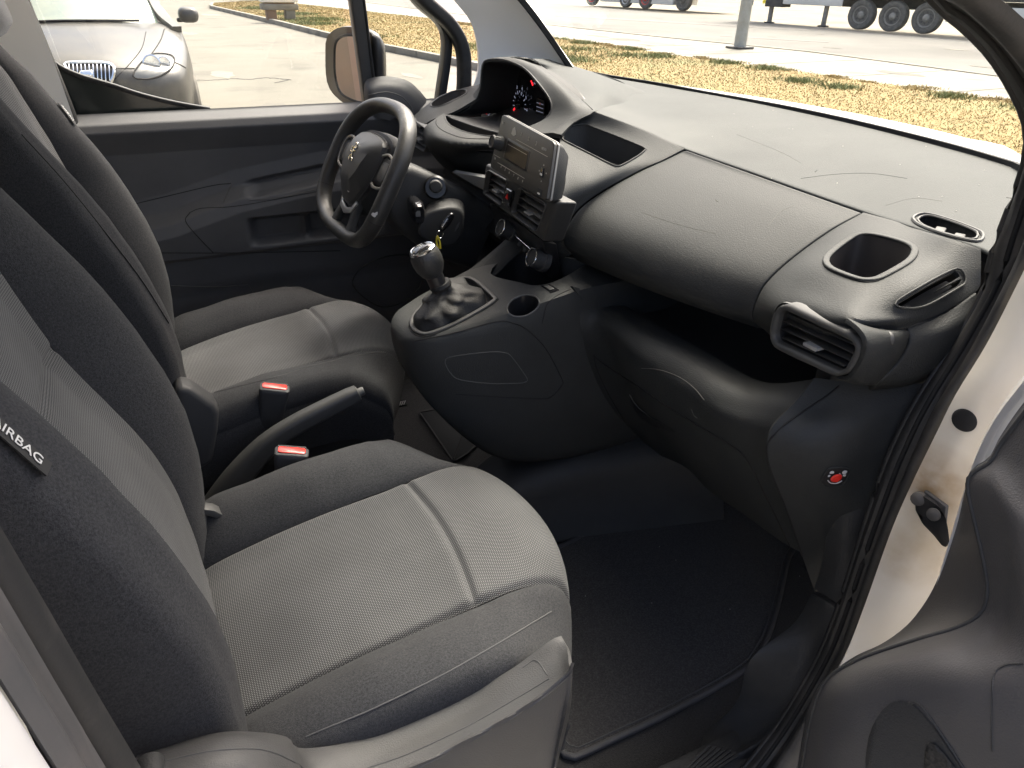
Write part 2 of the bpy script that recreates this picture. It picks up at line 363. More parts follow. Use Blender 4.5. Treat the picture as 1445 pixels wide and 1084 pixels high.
def trace(tree, pts, n=40, lift=.0, closed=False, smooth=True):
    """points of a measured line found on a modelled surface"""
    Q = np.array([(a, b, 0) for a, b in pts], float)
    Q = cr(Q, n, closed) if smooth else lin(Q, n)
    out = []
    for a, b, _ in Q:
        v = DD+(a-722.5)/F*RR-(b-542)/F*UU; v = v/np.linalg.norm(v)
        h = tree.ray_cast(Vector(CAM), Vector(v))
        if h[0] is not None:
            nn = np.array(h[1]); nn = nn*(1 if nn@(-v) > 0 else -1); out.append(np.array(h[0])+nn*lift)
    return out
def groove(name, tree, pts, parent, r=.0011, n=50, mat=None, closed=False, lift=0., smooth=True):
    P = trace(tree, pts, n, lift, closed, smooth)
    if len(P) < 3: print('GROOVE MISS', name, pts[0]); return None
    return sweep(name, P, circ(r, 5), mat or M['seam'], parent, closed=closed and len(P) == n, up=(.3, .2, .93))

# ============================================================ GROUND AND ROADS
def flat(name, pts, z, mat, th=.0):
    o = prism(name, [(x, y, z) for x, y in pts], (0, 0, -max(th, .003)), mat); o['kind'] = 'structure'; return o
flat('ground', [(-150, -120), (260, -120), (260, 300), (-150, 300)], -.06, M['sand'])
KL = [(6.6, -60), (6.4, -8), (6.05, 3), (5.6, 8), (5.02, 13.5), (4.42, 17.8), (3.97, 25.2), (3.1, 36.8), (3.5, 40.5), (4.9, 43.0), (6.8, 44.2)]
GR = [(8.5, 34), (9.6, 27.3), (9.75, 17.7), (10.05, 12.5), (10.35, 9.8), (10.6, 5.6), (11.2, -60)]
flat('near_road', [(-90, -60), (7.4, -60), (7.4, 48), (-90, 48)], 0, M['asphalt'])
grass_base = flat('grass_verge', KL+GR, .09, M['drysoil'], .13)
flat('pavement', [(6.85, 48), (6.85, 44.2), (8.5, 34), (9.6, 27.3), (9.75, 17.7), (10.05, 12.5), (10.35, 9.8), (10.6, 5.6), (11.2, -60), (14.0, -60), (14.2, 8), (14.4, 13), (13.4, 18.5), (12.7, 25.4), (12.0, 48)], .05, M['pave'], .09)
flat('main_road', [(11.6, 60), (12.4, 25.4), (13.2, 18.5), (14.2, 13), (13.9, 8), (13.7, -60), (23.2, -60), (23.2, 18), (24.2, 28), (25.5, 60)], .012, M['road'])
flat('cross_road', [(-90, 50), (11.5, 50), (11.5, 62), (-90, 62)], .02, M['road'])
flat('far_pavement', [(-90, 62.1), (60, 62.1), (60, 110), (-90, 110)], .01, M['pave'])
# flat patches of another grey on the road, each with its own outline
for nm, c in (('road_patch', [(15.9, 18.3), (17.6, 15.6), (17.9, 15.9), (16.4, 18.6)]), ('road_patch', [(16.5, 30), (21.5, 20), (22, 21), (17.5, 31)])):
    flat(nm, c, .017, material('road_patch_grey', (.13, .12, .11), .9, (.17, .16, .145), 2))
kb = flat('kerb', [(6.38, -20), (6.5, -20), (6.3, -8), (6.18, -8)], .04, M['kerb'])
kp = lin([(x-.06, y) for x, y in KL[1:]], 54); kmesh = None
for i in range(53):
    a, b = kp[i], kp[i+1]; L = np.linalg.norm(b-a); ang = math.atan2(b[1]-a[1], b[0]-a[0])
    if kmesh is None:
        o = box('kerb_stone', (-.5*L+.008, -.07, -.05), (.5*L-.008, .07, .13), M['kerb'], kb, .012); kmesh = o.data
    else: o = bpy.data.objects.new('kerb_stone', kmesh); link(o, kb)
    o.location = ((a[0]+b[0])/2, (a[1]+b[1])/2, 0); o.rotation_euler = (0, 0, ang)
# joints and a worn kerb edge of the pavement, stains and old repairs on the roads
for k in range(14):
    y = 2.5+k*2.1; o = prism('pavement_joint', [(10.4, y, .0545), (14.1, y+.25, .0545), (14.1, y+.27, .0545), (10.4, y+.02, .0545)], (0, 0, -.002), M['joint']); o['kind'] = 'structure'
o = sweep('pavement_kerb', [V(13.78, -20, .045), V(13.95, 8, .045), V(14.24, 13, .045), V(13.25, 18.5, .045), V(12.5, 25.4, .045), V(11.8, 48, .045)], rrect(.14, .05, .01, 1), M['kerb']); o['kind'] = 'structure'
for k in range(26):
    x, y = (rng.uniform(-1, 4.6), rng.uniform(8.5, 34)) if k < 12 else (rng.uniform(14.5, 22.5), rng.uniform(9, 30)) if k < 20 else (rng.uniform(10.6, 13), rng.uniform(6, 24))
    a = rng.uniform(.1, .5)*(1+y/30); n_ = 14; rr_ = [a*(.6+.5*rng.random()) for _ in range(n_)]
    el = rng.uniform(.25, .6); z_ = .0185 if 12 <= k < 20 else .0035 if k < 12 else .0535
    o = prism('stain', [(x+rr_[i]*el*math.cos(2*math.pi*i/n_), y+rr_[i]*math.sin(2*math.pi*i/n_), z_) for i in range(n_)], (0, 0, -.001), M['stain'] if k % 3 else M['dust']); o['kind'] = 'structure'
# long crack across the near road
cp = [V(*W(x, y, z=.002)[:2], .001) for x, y in ((272, 113), (300, 113), (330, 111), (352, 112), (372, 110), (395, 111), (412, 113))]
o = sweep('road_crack', cr(cp, 60)+np.c_[rng.normal(0, .012, 60), rng.normal(0, .03, 60), np.zeros(60)], [(-.012, 0), (.012, 0), (.012, .003), (-.012, .003)], M['seam']); o['kind'] = 'structure'
o = sweep('road_crack', [V(*W(x, y, z=.002)[:2], .001) for x, y in ((388, 117), (398, 115), (407, 113))], [(-.012, 0), (.012, 0), (.012, .003), (-.012, .003)], M['seam']); o['kind'] = 'structure'
# grass: loose blades and tufts over the verge
def inside(x, y, poly):
    c = False; j = len(poly)-1
    for i in range(len(poly)):
        if (poly[i][1] > y) != (poly[j][1] > y) and x < (poly[j][0]-poly[i][0])*(y-poly[i][1])/(poly[j][1]-poly[i][1])+poly[i][0]: c = not c
        j = i
    return c
def blades(name, N, mat, hmin, hmax, poly, ymin, ymax, cl=None, wd=.006):
    vs = []; fs = []; k = 0
    while k < N:
        y = ymin+(ymax-ymin)*rng.random()**1.7; x = 3+8.4*rng.random()
        if cl is not None:
            c = cl[rng.integers(len(cl))]; x = c[0]+rng.normal(0, c[2]); y = c[1]+rng.normal(0, c[2])
        if not inside(x+rng.normal(0, .06), y, poly): k += .15; continue
        a = rng.random()*6.28; h = hmin+(hmax-hmin)*rng.random(); l = rng.normal(0, .9*h, 2); ww = wd*(1+y/12)
        dx, dy = math.cos(a)*ww, math.sin(a)*ww; n = len(vs)
        vs += [(x-dx, y-dy, .085), (x+dx, y+dy, .085), (x+l[0], y+l[1], .085+h)]; fs.append((n, n+1, n+2)); k += 1
    me = bpy.data.meshes.new(name); me.from_pydata(vs, [], fs); me.materials.append(mat)
    o = bpy.data.objects.new(name, me); link(o); o['kind'] = 'stuff'; return o
poly = KL+GR
blades('dry_grass', 120000, M['blade'], .008, .034, poly, .5, 44)
cl = [(9.9+rng.normal(0, .25), y, .16) for y in (5, 6.2, 7.5, 8.3, 9.9, 11, 12.4, 14, 15.8, 17, 22)]+[(6+rng.random()*3, 12+rng.random()*4, .35) for _ in range(9)]+[(4.6+rng.random(), 17+rng.random()*20, .4) for _ in range(14)]
blades('green_weeds', 13000, M['weed'], .03, .09, poly, .5, 44, cl)

sc_ = []
for k in range(60):
    y = rng.uniform(4, 26); x = np.interp(y, [4, 9, 17, 27], [10.6, 10.3, 9.8, 9.6])+rng.normal(.05, .1); sc_.append((x, y, rng.uniform(.05, .16)))
blades('dry_grass_edge', 9000, M['blade'], .01, .04, [(3, -5), (14, -5), (14, 50), (3, 50)], 2, 44, sc_)
# ============================================================ STREET THINGS
t = thing('lamp_post', 'thick grey metal lamp post standing on the pale pavement before the road', 'lamp post')
lathe('pole', [(.15, 0), (.145, .3), (.12, 3), (.09, 8)], (13.03, 14.09, .06), (0, 0, 1), M['galv'], t, 16)
prism('base_plate', [(12.78+x, 13.86+y, .052) for x, y in ((0, 0), (.5, 0), (.5, .46), (0, .46))], (0, 0, .05), M['steel'], t, .01)
prism('hatch', [(13.13, 13.97, 1.0), (13.17, 14.02, 1.0), (13.17, 14.02, 1.35), (13.13, 13.97, 1.35)], (-.04, .04, 0), M['galv'], t)
t = thing('concrete_bench', 'pale stacked concrete slab bench on the edge of the dry grass', 'bench')
cx, cy = 4.15, 26.3
box('lower_slab', (cx-.55, cy-.25, .38), (cx+.62, cy+.25, .56), M['kerb'], t, .03)
box('upper_slab', (cx-.55, cy-.25, .60), (cx+.62, cy+.25, .86), M['whiteclean'], t, .03)
box('spacer', (cx-.45, cy-.18, .55), (cx+.5, cy+.18, .61), M['wood'], t)
box('leg', (cx-.4, cy-.2, .08), (cx-.1, cy+.2, .385), M['wood'], t, .02); box('leg', (cx+.2, cy-.2, .08), (cx+.5, cy+.2, .385), M['kerb'], t, .02)
yb = None
for (px, lab, mk, h) in ((1078, 'yellow bollard on the far lot, left one of the yellow pair', 'yellow', .9), (1098, 'yellow bollard on the far lot, right one of the yellow pair', 'yellow', .9), (1124, 'red leaning marker post on the far lot beside the trailer', 'red', .9)):
    c = W(px, 5, z=0); o = lathe('bollard', [(.12, 0), (.12, h), (.06, h+.05)], c, (0, .06 if mk == 'red' else 0, 1), M[mk], None, 10)
    tag(o, lab, 'bollard', 'posts at the far edge of the lot')
def wheel(parent, c, r, wd, ax, rimm, name='wheel', hole=10):
    c = np.array(c, float); ax = np.array(ax, float); ax /= np.linalg.norm(ax)
    wo = lathe(name, [(r*.5, -wd/2), (r*.9, -wd/2), (r, -wd*.36), (r, wd*.36), (r*.94, wd*.47), (r*.80, wd/2), (r*.66, wd*.46), (r*.60, wd*.30)], c, ax, M['tyre'], parent, 32)
    lathe('rim', [(r*.61, -.02), (r*.61, wd*.40), (r*.57, wd*.42), (r*.52, wd*.30), (r*.42, wd*.18), (r*.25, wd*.30), (r*.22, wd*.44), (r*.14, wd*.50), (r*.12, wd*.52)], c, ax, rimm, wo, 24)
    s, b, n = basis(ax); pts = []
    for k in range(hole):
        a = 2*math.pi*k/hole; q = c+n*wd*.30+(s*math.cos(a)+b*math.sin(a))*r*.36
        lathe('wheel_nut' if k else 'wheel_nut', [(r*.05, -.06), (r*.05, .012), (r*.03, .02)], q, ax, M['steel'], wo, 6)
    return wo
# trailer with three wheels
t = thing('semi_trailer', 'white lorry trailer with three big dusty wheels parked beyond the road', 'trailer')
w1, w3 = V(24.3, 20.65, 0), V(24.85, 18.3, 0); ud = (w3-w1)/np.linalg.norm(w3-w1); nd = V(-ud[1], ud[0], 0)
if nd[0] > 0: nd = -nd
back = -nd
for k in range(3):
    c = w1+(w3-w1)*k/2; wheel(t, c+V(0, 0, .5)+back*.17, .5, .34, nd, M['rim'], 'wheel', 8)
    arch = [c+back*.0+V(0, 0, .50)+ud*.60*math.cos(a)+V(0, 0, 1)*.60*math.sin(a) for a in np.linspace(.25, math.pi-.25, 12)]
    sweep('mudguard', arch, [(-.18, 0), (.18, 0), (.18, .02), (-.18, .02)], M['steel'], t, up=V(0, 0, 1)+.001*ud) if False else None
def tb(name, s0, s1, z0, z1, d0, d1, mat, bev=.01):
    a = w1+ud*s0+back*d0; b = w1+ud*s1+back*d0
    return prism(name, [a+V(0, 0, z0), b+V(0, 0, z0), b+V(0, 0, z1), a+V(0, 0, z1)], back*(d1-d0), mat, t, bev)
tb('cargo_box', -5.6, 7.5, 1.22, 3.9, -.05, 2.4, M['trailer'], .03)
tb('side_skirt', -3.7, -.8, .74, 1.2, 0, .05, M['trailer'])
tb('side_rail', -5.6, 7.5, 1.08, 1.22, .0, .12, M['steel'])
tb('chassis_beam', -4.6, 6.5, .72, 1.05, .8, 1.5, M['steel'])
tb('tool_box', -4.15, -3.35, .62, 1.2, -.02, .6, M['steel'])
tb('side_guard', 3.1, 6.8, .42, .92, .02, .06, M['trailer'])
for s in (-4.0, -1.55): tb('landing_leg', s-.07, s+.07, 0.05, .95, .2, .34, M['rim']); tb('foot', s-.16, s+.16, 0.0, .06, .12, .42, M['steel'])
# distant truck
t = thing('far_truck', 'white truck with red rimmed wheels driving on the far side of the road', 'truck')
w1, w3 = V(26.0, 43.0, 0), V(27.6, 36.0, 0); ud = (w3-w1)/np.linalg.norm(w3-w1); nd = V(-ud[1], ud[0], 0); nd = nd if nd[0] < 0 else -nd; back = -nd
L = np.linalg.norm(w3-w1)
for s, rr, mk in ((0, .5, 'red'), (2.9, .45, 'whiteclean'), (4.5, .5, 'red'), (7.3, .52, 'tyre')):
    wheel(t, w1+ud*s+V(0, 0, rr)+back*.15, rr, .3, nd, M[mk], 'wheel', 6)
tb('cab', -1.0, 1.6, .55, 2.9, 0, 2.3, M['whiteclean'], .08); tb('body_side', .8, 6.6, .26, 1.5, .06, 2.2, M['whiteclean'])
tb('tail', 6.6, 8.6, .62, 1.2, .1, 2.2, M['steel']); tb('tail_bar', 8.2, 9.6, .75, .9, .3, 2.0, M['red']); tb('cargo_box', 1.8, 8.4, 1.2, 3.2, .02, 2.3, M['whiteclean'])

# ============================================================ PARKED CAR
car = thing('parked_car', 'dusty black hatchback with oval chrome grille parked nose-on outside the driver window', 'car')
CX, CY = -.80, 6.45
def bodysec(t_, pts): return [V(CX+s*x, CY+t_, z) for s, x, z in [(-1, x, z) for x, z in pts]+[(1, x, z) for x, z in pts[::-1][1:]]]
S = [(-.012, [(.02, .44), (.022, .445), (.022, .45), (.02, .455), (.01, .46), (0, .462)]), (-.010, [(.30, .30), (.35, .38), (.36, .48), (.33, .54), (.18, .60), (0, .62)]),
     (0, [(.42, .22), (.50, .36), (.52, .50), (.48, .60), (.27, .68), (0, .70)]),
     (.05, [(.56, .22), (.63, .38), (.645, .54), (.59, .645), (.30, .72), (0, .745)]),
     (.16, [(.69, .21), (.75, .40), (.76, .57), (.69, .69), (.34, .78), (0, .81)]),
     (.42, [(.78, .2), (.83, .42), (.835, .62), (.76, .77), (.38, .865), (0, .89)]),
     (.75, [(.83, .2), (.875, .45), (.88, .70), (.80, .86), (.40, .94), (0, .965)]),
     (1.10, [(.85, .2), (.89, .45), (.895, .78), (.81, .93), (.42, .995), (0, 1.015)]),
     (1.45, [(.86, .2), (.895, .48), (.90, .82), (.82, .965), (.44, 1.02), (0, 1.03)]),
     (2.6, [(.86, .2), (.90, .5), (.905, .85), (.84, .98), (.44, 1.02), (0, 1.03)]),
     (4.0, [(.82, .25), (.86, .5), (.86, .85), (.80, 1.0), (.44, 1.03), (0, 1.04)]),
     (4.25, [(.6, .3), (.68, .5), (.68, .8), (.6, .95), (.3, 1.0), (0, 1.0)])]
G = grid([bodysec(a, b) for a, b in S], 61, 84)
cb = shell('body', G, M['black_paint'], car, .02, eye=(CX, CY+2, 9)); ctree = bvh(cb)
# greenhouse
def ghsec(t_, wd, z): return [V(CX-wd, CY+t_, z), V(CX-wd*.93, CY+t_-.05, z+.0), V(CX, CY+t_-.12, z+.01), V(CX+wd*.93, CY+t_-.05, z), V(CX+wd, CY+t_, z)]
ws = grid([[V(CX-.68, CY+1.38, .985), V(CX-.4, CY+1.19, 1.015), V(CX, CY+1.12, 1.03), V(CX+.4, CY+1.19, 1.015), V(CX+.68, CY+1.38, .985)],
           [V(CX-.62, CY+1.8, 1.24), V(CX-.35, CY+1.62, 1.27), V(CX, CY+1.56, 1.28), V(CX+.35, CY+1.62, 1.27), V(CX+.62, CY+1.8, 1.24)],
           [V(CX-.54, CY+2.25, 1.46), V(CX-.3, CY+2.1, 1.49), V(CX, CY+2.05, 1.5), V(CX+.3, CY+2.1, 1.49), V(CX+.54, CY+2.25, 1.46)]], 30, 20)
shell('windscreen', ws, M['carglass'], car, .006, eye=(CX, 0, 5))
rf = grid([[V(CX-.54, CY+2.25, 1.46), V(CX, CY+2.06, 1.5), V(CX+.54, CY+2.25, 1.46)], [V(CX-.56, CY+3.0, 1.5), V(CX, CY+3, 1.54), V(CX+.56, CY+3.0, 1.5)], [V(CX-.5, CY+3.7, 1.4), V(CX, CY+3.8, 1.44), V(CX+.5, CY+3.7, 1.4)]], 20, 20)
shell('roof', rf, M['black_paint'], car, .03, eye=(CX, CY, 9))
for s in (-1, 1):
    pil = [V(CX+s*.83, CY+1.15, .95), V(CX+s*.72, CY+1.5, 1.06), V(CX+s*.655, CY+1.85, 1.25), V(CX+s*.56, CY+2.28, 1.475)]
    sweep('windscreen_pillar', cr(pil, 16), [(-.045, -.03), (.045, -.03), (.045, .03), (-.045, .03)], M['black_paint'], car)
    prism('side_window', [V(CX+s*.845, CY+1.6, .98), V(CX+s*.845, CY+3.7, 1.0), V(CX+s*.6, CY+3.5, 1.42), V(CX+s*.57, CY+2.35, 1.45)], (-s*.02, 0, 0), M['carglass'], car)
    mc = V(CX+s*.99, CY+1.62, 1.06)
    mo = loft('wing_mirror', [[mc+V(s*.02*0+x*k, -.10+d, z*k) for x, z in rrect(.2, .15, .06, 3)] for d, k in ((0, .55), (.03, .9), (.1, 1), (.16, 1.0), (.165, .9))], M['black_paint'], car)
    prism('mirror_arm', [mc+V(-s*.12, 0, -.07), mc+V(0, 0, -.07), mc+V(0, 0, -.03), mc+V(-s*.12, 0, -.03)], (0, .08, 0), M['pitch'], mo, .01)
    wheel(car, (CX+s*.80, CY+.82, .31), .31, .2, (s, 0, 0), M['rim'], 'wheel', 5); wheel(car, (CX+s*.80, CY+3.4, .31), .31, .2, (s, 0, 0), M['rim'], 'wheel', 5)
tube('wiper', [V(CX-.62, CY+1.28, 1.01), V(CX-.1, CY+1.09, 1.035), V(CX+.5, CY+1.18, 1.03)], .012, M['pitch'], car)
def onbody(name, pts, mat, tree, parent, lift=.006, th=.01, n=28, closed=True, smooth=True, off=None):
    """a thin raised piece that follows a modelled surface, outline measured in the photo"""
    Q = np.array([(a, b, 0) for a, b in pts], float); Q = cr(Q, n, True) if smooth else lin(np.vstack([Q, Q[:1]]), n+1)[:-1]
    c = Q.mean(0); ks = (.001, .3, .6, .82, 1.0); rings = []
    for k in ks:
        R_ = []
        for q in Q:
            a, b, _ = c+(q-c)*k; v = DD+(a-722.5)/F*RR-(b-542)/F*UU; v = v/np.linalg.norm(v); h = tree.ray_cast(Vector(CAM), Vector(v))
            if h[0] is None: print('MISS', name, a, b); R_.append(R_[-1] if R_ else CAM+v); continue
            nn = np.array(h[1]); nn = nn*(1 if nn@(-v) > 0 else -1); R_.append(np.array(h[0])+nn*(lift if k < 1 else lift*.75))
        rings.append(R_)
    m = len(Q); back = [p-(CAM-p)/np.linalg.norm(CAM-p)*(th+lift) for p in rings[-1]]
    verts = [p for r in rings for p in r]+back; f = [tuple(range(m))]
    for j in range(len(rings)): f += [(j*m+i, j*m+(i+1) % m, (j+1)*m+(i+1) % m, (j+1)*m+i) for i in range(m)]
    f.append(tuple(range(len(rings)*m, (len(rings)+1)*m))[::-1])
    if off is not None: verts = [np.array(p)-off for p in verts]
    return obj(name, verts, f, mat, parent, auto=60)
hl = onbody('headlight', [(188, 108), (197, 92), (212, 79), (228, 77), (243, 80), (246, 88), (240, 99), (225, 108), (205, 112)], M['headlamp'], ctree, car, .012)
hb_o = trace(ctree, [(188, 108), (197, 92), (212, 79), (228, 77), (243, 80), (246, 88), (240, 99), (225, 108), (205, 112)], 40, .010, True)
sweep('headlight_border', hb_o, circ(.007, 6), M['pitch'], hl, closed=True, up=(0, -.4, .9))
for (a, b, r) in ((214, 92, .075), (231, 91, .055)):
    P = trace(ctree, [(a, b), (a+1, b)], 2, .018)
    if P: lathe('reflector', [(r, -.01), (r, .004), (r*.85, .008), (r*.8, -.002), (r*.3, -.004)], P[0], (CAM-P[0]), M['chrome'], hl, 20)
onb = [(92, 93), (110, 90), (140, 90), (157, 93), (161, 100), (155, 118), (135, 116), (110, 112)]
gr = onbody('grille', onb, M['pitch'], ctree, car, .004)
P = trace(ctree, onb, 40, .012, True); sweep('grille_surround', P, circ(.014, 6), M['chrome'], gr, closed=True, up=(0, -.4, .9))
for k in range(11):
    x = 98+k*5.6; P = trace(ctree, [(x, 92), (x+1, 114)], 4, .010, smooth=False); 
    if len(P) > 2: sweep('grille_bar', P, [(-.004, -.004), (.004, -.004), (.004, .004), (-.004, .004)], M['chrome'], gr, up=(1, 0, 0))
onbody('badge', [(112, 101), (131, 100), (132, 110), (114, 109)], M['chrome'], ctree, gr, .022, smooth=False)
groove('bonnet_edge', ctree, [(232, 41), (226, 58), (212, 79)], car, .006)
groove('bonnet_edge', ctree, [(161, 97), (178, 97), (190, 97)], car, .006)
groove('bumper_edge', ctree, [(155, 119), (166, 108), (185, 88), (200, 68), (206, 45)], car, .004)
groove('bumper_edge', ctree, [(246, 88), (255, 92), (262, 96)], car, .006)
# low yellow and tan building behind the van, seen in the wing mirror
bld = thing('roadside_building', 'tan rendered building with a yellow wall strip reflected in the driver wing mirror', 'building')
box('wall', (-12, 7.0, 0), (-3.4, 7.6, 5), M['sandwall'], bld, .02); box('yellow_wall', (-3.4, 6.9, 0), (-3.0, 7.6, 5), M['yellowwall'], bld, .02)
box('plinth', (-12, 6.93, 0), (-3.42, 6.99, .12), M['kerb'], bld)
for k in range(2):
    f_ = box('window', (-10+k*3.5, 6.97, 2.2), (-8.8+k*3.5, 7.0, 3.4), M['carglass'], bld); box('window_sill', (-10.1+k*3.5, 6.9, 2.1), (-8.7+k*3.5, 6.995, 2.18), M['kerb'], f_)
flat('brick_forecourt', [(-14, 3.2), (-3.1, 3.2), (-3.1, 7.0), (-14, 7.0)], .008, M['redpave'])
# ============================================================ VAN BODY (shell, pillars, floor, glass)
van = thing('van_body', 'white van shell around the cabin with its pillars, sill, floor and windscreen', 'van')
# floor, tunnel, firewall, bulkhead, roof
fl = prism('floor_carpet', [(-.75, -.66, .40), (.72, -.66, .40), (.72, .78, .40), (-.75, .78, .40)], (0, 0, -.03), M['carpet'], van)
shell('toe_board', grid([[V(.66, -.72, .40), V(.66, .80, .40)], [V(.86, -.72, .52), V(.86, .80, .52)], [V(.93, -.72, .80), V(.93, .80, .80)], [V(.95, -.72, 1.2), V(.95, .80, 1.2)]], 6, 24), M['carpet'], van, .01, eye=(0, 0, 1))
box('seat_riser', (-.80, -.66, .39), (-.46, .76, .52), M['carpet'], van, .02)
box('bulkhead', (-.92, -.80, .40), (-.88, .84, 1.78), M['head'], van, .01)
rfp = [[V(x, y, z-.03*(y/.8)**2) for y in (-.76, -.4, 0, .4, .78)] for x, z in ((-.9, 1.80), (-.4, 1.82), (.0, 1.80), (.16, 1.76))]
shell('roof_lining', grid(rfp, 12, 12), M['head'], van, .03, eye=(-.3, 0, 1))
shell('roof_panel', grid([[p+V(0, 0, .04) for p in r] for r in rfp], 12, 12), M['whiteclean'], van, .004, eye=(0, 0, 5))
# windscreen line: measured base points
wb = [W(1445, 238, x=.78), W(1430, 232, x=.80), W(1330, 203, x=.84), W(1200, 171, x=.865), W(1100, 150, x=.87), W(1000, 132, x=.865), W(930, 119, x=.84), W(860, 108, x=.79), W(803, 97, x=.69)]
wb = [V(.60, -.77, wb[0][2]-.012), V(.70, -.66, wb[0][2]-.006)]+wb
wtop = [V(.14, y, 1.755-.02*(y/.7)**2) for y in np.linspace(-.68, .68, 11)]
wsg = grid([wb, [(a*.5+b*.5)+V(.05, 0, .02) for a, b in zip(wb, cr(wtop, 11))], wtop], 30, 20)
shell('windscreen', wsg, M['pane'], van, .005, eye=(0, 0, 1))
sweep('windscreen_seal', cr([p+V(-.004, 0, .001) for p in wb], 60), [(-.004, -.003), (.004, -.003), (.004, .004), (-.004, .004)], M['seam'], van)
# cowl and bonnet in front of the screen
cow = [p+V(.012, 0, -.004) for p in wb]; bon0 = [p+V(.05, 0, -.012) for p in wb]
bon1 = [V(.60, -.92, 1.13), V(.72, -.9, 1.15)]+[W(1445, 222, x=1.06), W(1430, 216, x=1.08), W(1330, 190, x=1.12), W(1200, 163, x=1.15), W(1100, 146, x=1.17), W(1000, 131, x=1.17), W(930, 122, x=1.15), W(860, 114, x=1.10), W(803, 106, x=1.0)]
bon2 = [V(1.45+.0*i, y, 1.02) for i, y in enumerate(np.linspace(-.85, .85, 11))]
shell('cowl_panel', grid([cow, bon0], 30, 4), M['pitch'], van, .01, eye=(.5, 0, 3))
shell('bonnet', grid([bon0, bon1, bon2], 30, 16), M['whiteclean'], van, .01, eye=(.5, 0, 4))
box('front_wing', (.45, -.93, .5), (1.5, -.86, 1.02), M['whiteclean'], van, .03)
# ---- left A pillar trim, seen past the steering wheel
ap = [[W(742, 0, y=.70), W(700, -40, y=.70)], ]
g0 = [W(596, -40, y=.76), W(640, 0, y=.76), W(668, 40, y=.765), W(676, 92, y=.765), W(664, 132, y=.765)]
g1 = [W(650, -40, y=.745), W(680, 0, y=.74), W(715, 40, y=.74), W(738, 85, y=.74), W(735, 132, y=.72)]
g2 = [W(705, -40, y=.70), W(738, -4, y=.70), W(772, 42, y=.70), W(806, 92, y=.69), W(835, 132, y=.69)]
shell('a_pillar_trim', grid([g0, g1, g2], 30, 20), M['beige'], van, .02, eye=(-.2, -.5, 1.5))
sweep('windscreen_side_seal', cr([W(698, -40, y=.685), W(734, -2, y=.685), W(768, 42, y=.685), W(806, 98, y=.68)], 20), [(-.006, -.006), (.006, -.006), (.006, .006), (-.006, .006)], M['seam'], van)
# ---- left door aperture seal (black, fat) around the window
sealL = [W(560, -40, y=.79), W(600, 2, y=.79), W(634, 34, y=.79), W(652, 68, y=.79), W(655, 110, y=.79), W(652, 150, y=.79)]
sweep('door_seal', cr(sealL, 40), rrect(.034, .044, .012, 4), M['rubber'], van, up=(0, 1, 0))
# ---- left B pillar
bp = [[W(-60, -10, y=.74), W(20, -30, y=.76)], [W(-60, 160, y=.74), W(70, 110, y=.76)], [W(-60, 260, y=.74), W(112, 200, y=.76)]]
shell('b_pillar_trim', grid([[W(-80, y0, y=.70), W(-20, y0, y=.74), W(x1, y0, y=.765)] for y0, x1 in ((-40, 22), (0, 40), (60, 66), (150, 98), (260, 135))], 10, 20), M['beige'], van, .02, eye=(-.2, -.5, 1.5))
sweep('b_pillar_seal', cr([W(18, -40, y=.79), W(30, 0, y=.79), W(55, 60, y=.79), W(92, 150, y=.79), W(110, 200, y=.79)], 20), rrect(.03, .034, .008), M['rubber'], van, up=(0, 1, 0))
# ---- right side: aperture of the open passenger door (seal, painted frame, trims)
def apert(dx, dy, y0):
    P = [(1222, -60), (1262, 0), (1345, 40), (1410, 100), (1445, 165), (1452, 230), (1432, 300), (1400, 372), (1345, 490), (1290, 600), (1235, 730), (1190, 850), (1160, 930), (1128, 1010), (1090, 1084), (1040, 1170)]
    return P
# pixels of the band centre lines at given lateral planes
band_in = [(1262, -60), (1320, 0), (1398, 75), (1438, 143), (1452, 190), (1444, 245), (1398, 360), (1384, 420), (1336, 500), (1290, 570), (1250, 651), (1222, 737), (1184, 856), (1150, 935), (1105, 1010), (1062, 1065), (1020, 1110)]
band_out = [(1316, -60), (1372, 0), (1440, 62), (1490, 130), (1505, 200), (1492, 280), (1440, 396), (1395, 486), (1352, 556), (1325, 610), (1290, 682), (1260, 751), (1240, 803), (1221, 860), (1200, 920), (1165, 985), (1130, 1050), (1096, 1110)]
ni = len(band_in)
A = cr([V(-.55, -.70, 1.755), V(-.20, -.705, 1.735), V(-.02, -.71, 1.62)]+[W(*p, y=-.715) for p in band_in], 90); B = cr([V(-.55, -.76, 1.80), V(-.18, -.765, 1.775), V(.04, -.77, 1.66)]+[W(*p, y=-.775) for p in band_out], 90)
mid1 = A*.72+B*.28+V(-.010, 0, 0); mid2 = A*.45+B*.55+V(.006, .0, 0); mid3 = A*.2+B*.8+V(-.012, 0, 0)
Gs = np.array([A+V(.02, .004, 0), A, mid1, mid2, mid3, B, B+V(.03, -.004, 0)])
Gs = np.array([cr(Gs[:, j], 22) for j in range(90)]).transpose(1, 0, 2)
apt = shell('door_opening_seal', Gs, M['rubber'], van, .004, eye=(-.6, -.9, 1.3))
tube('seal_lip', list(A*.88+B*.12+V(-.006, 0, 0)), .0045, M['rubber'], van, res=90)
tube('seal_lip', list(A*.60+B*.40+V(-.002, 0, 0)), .003, M['seam'], van, res=90)
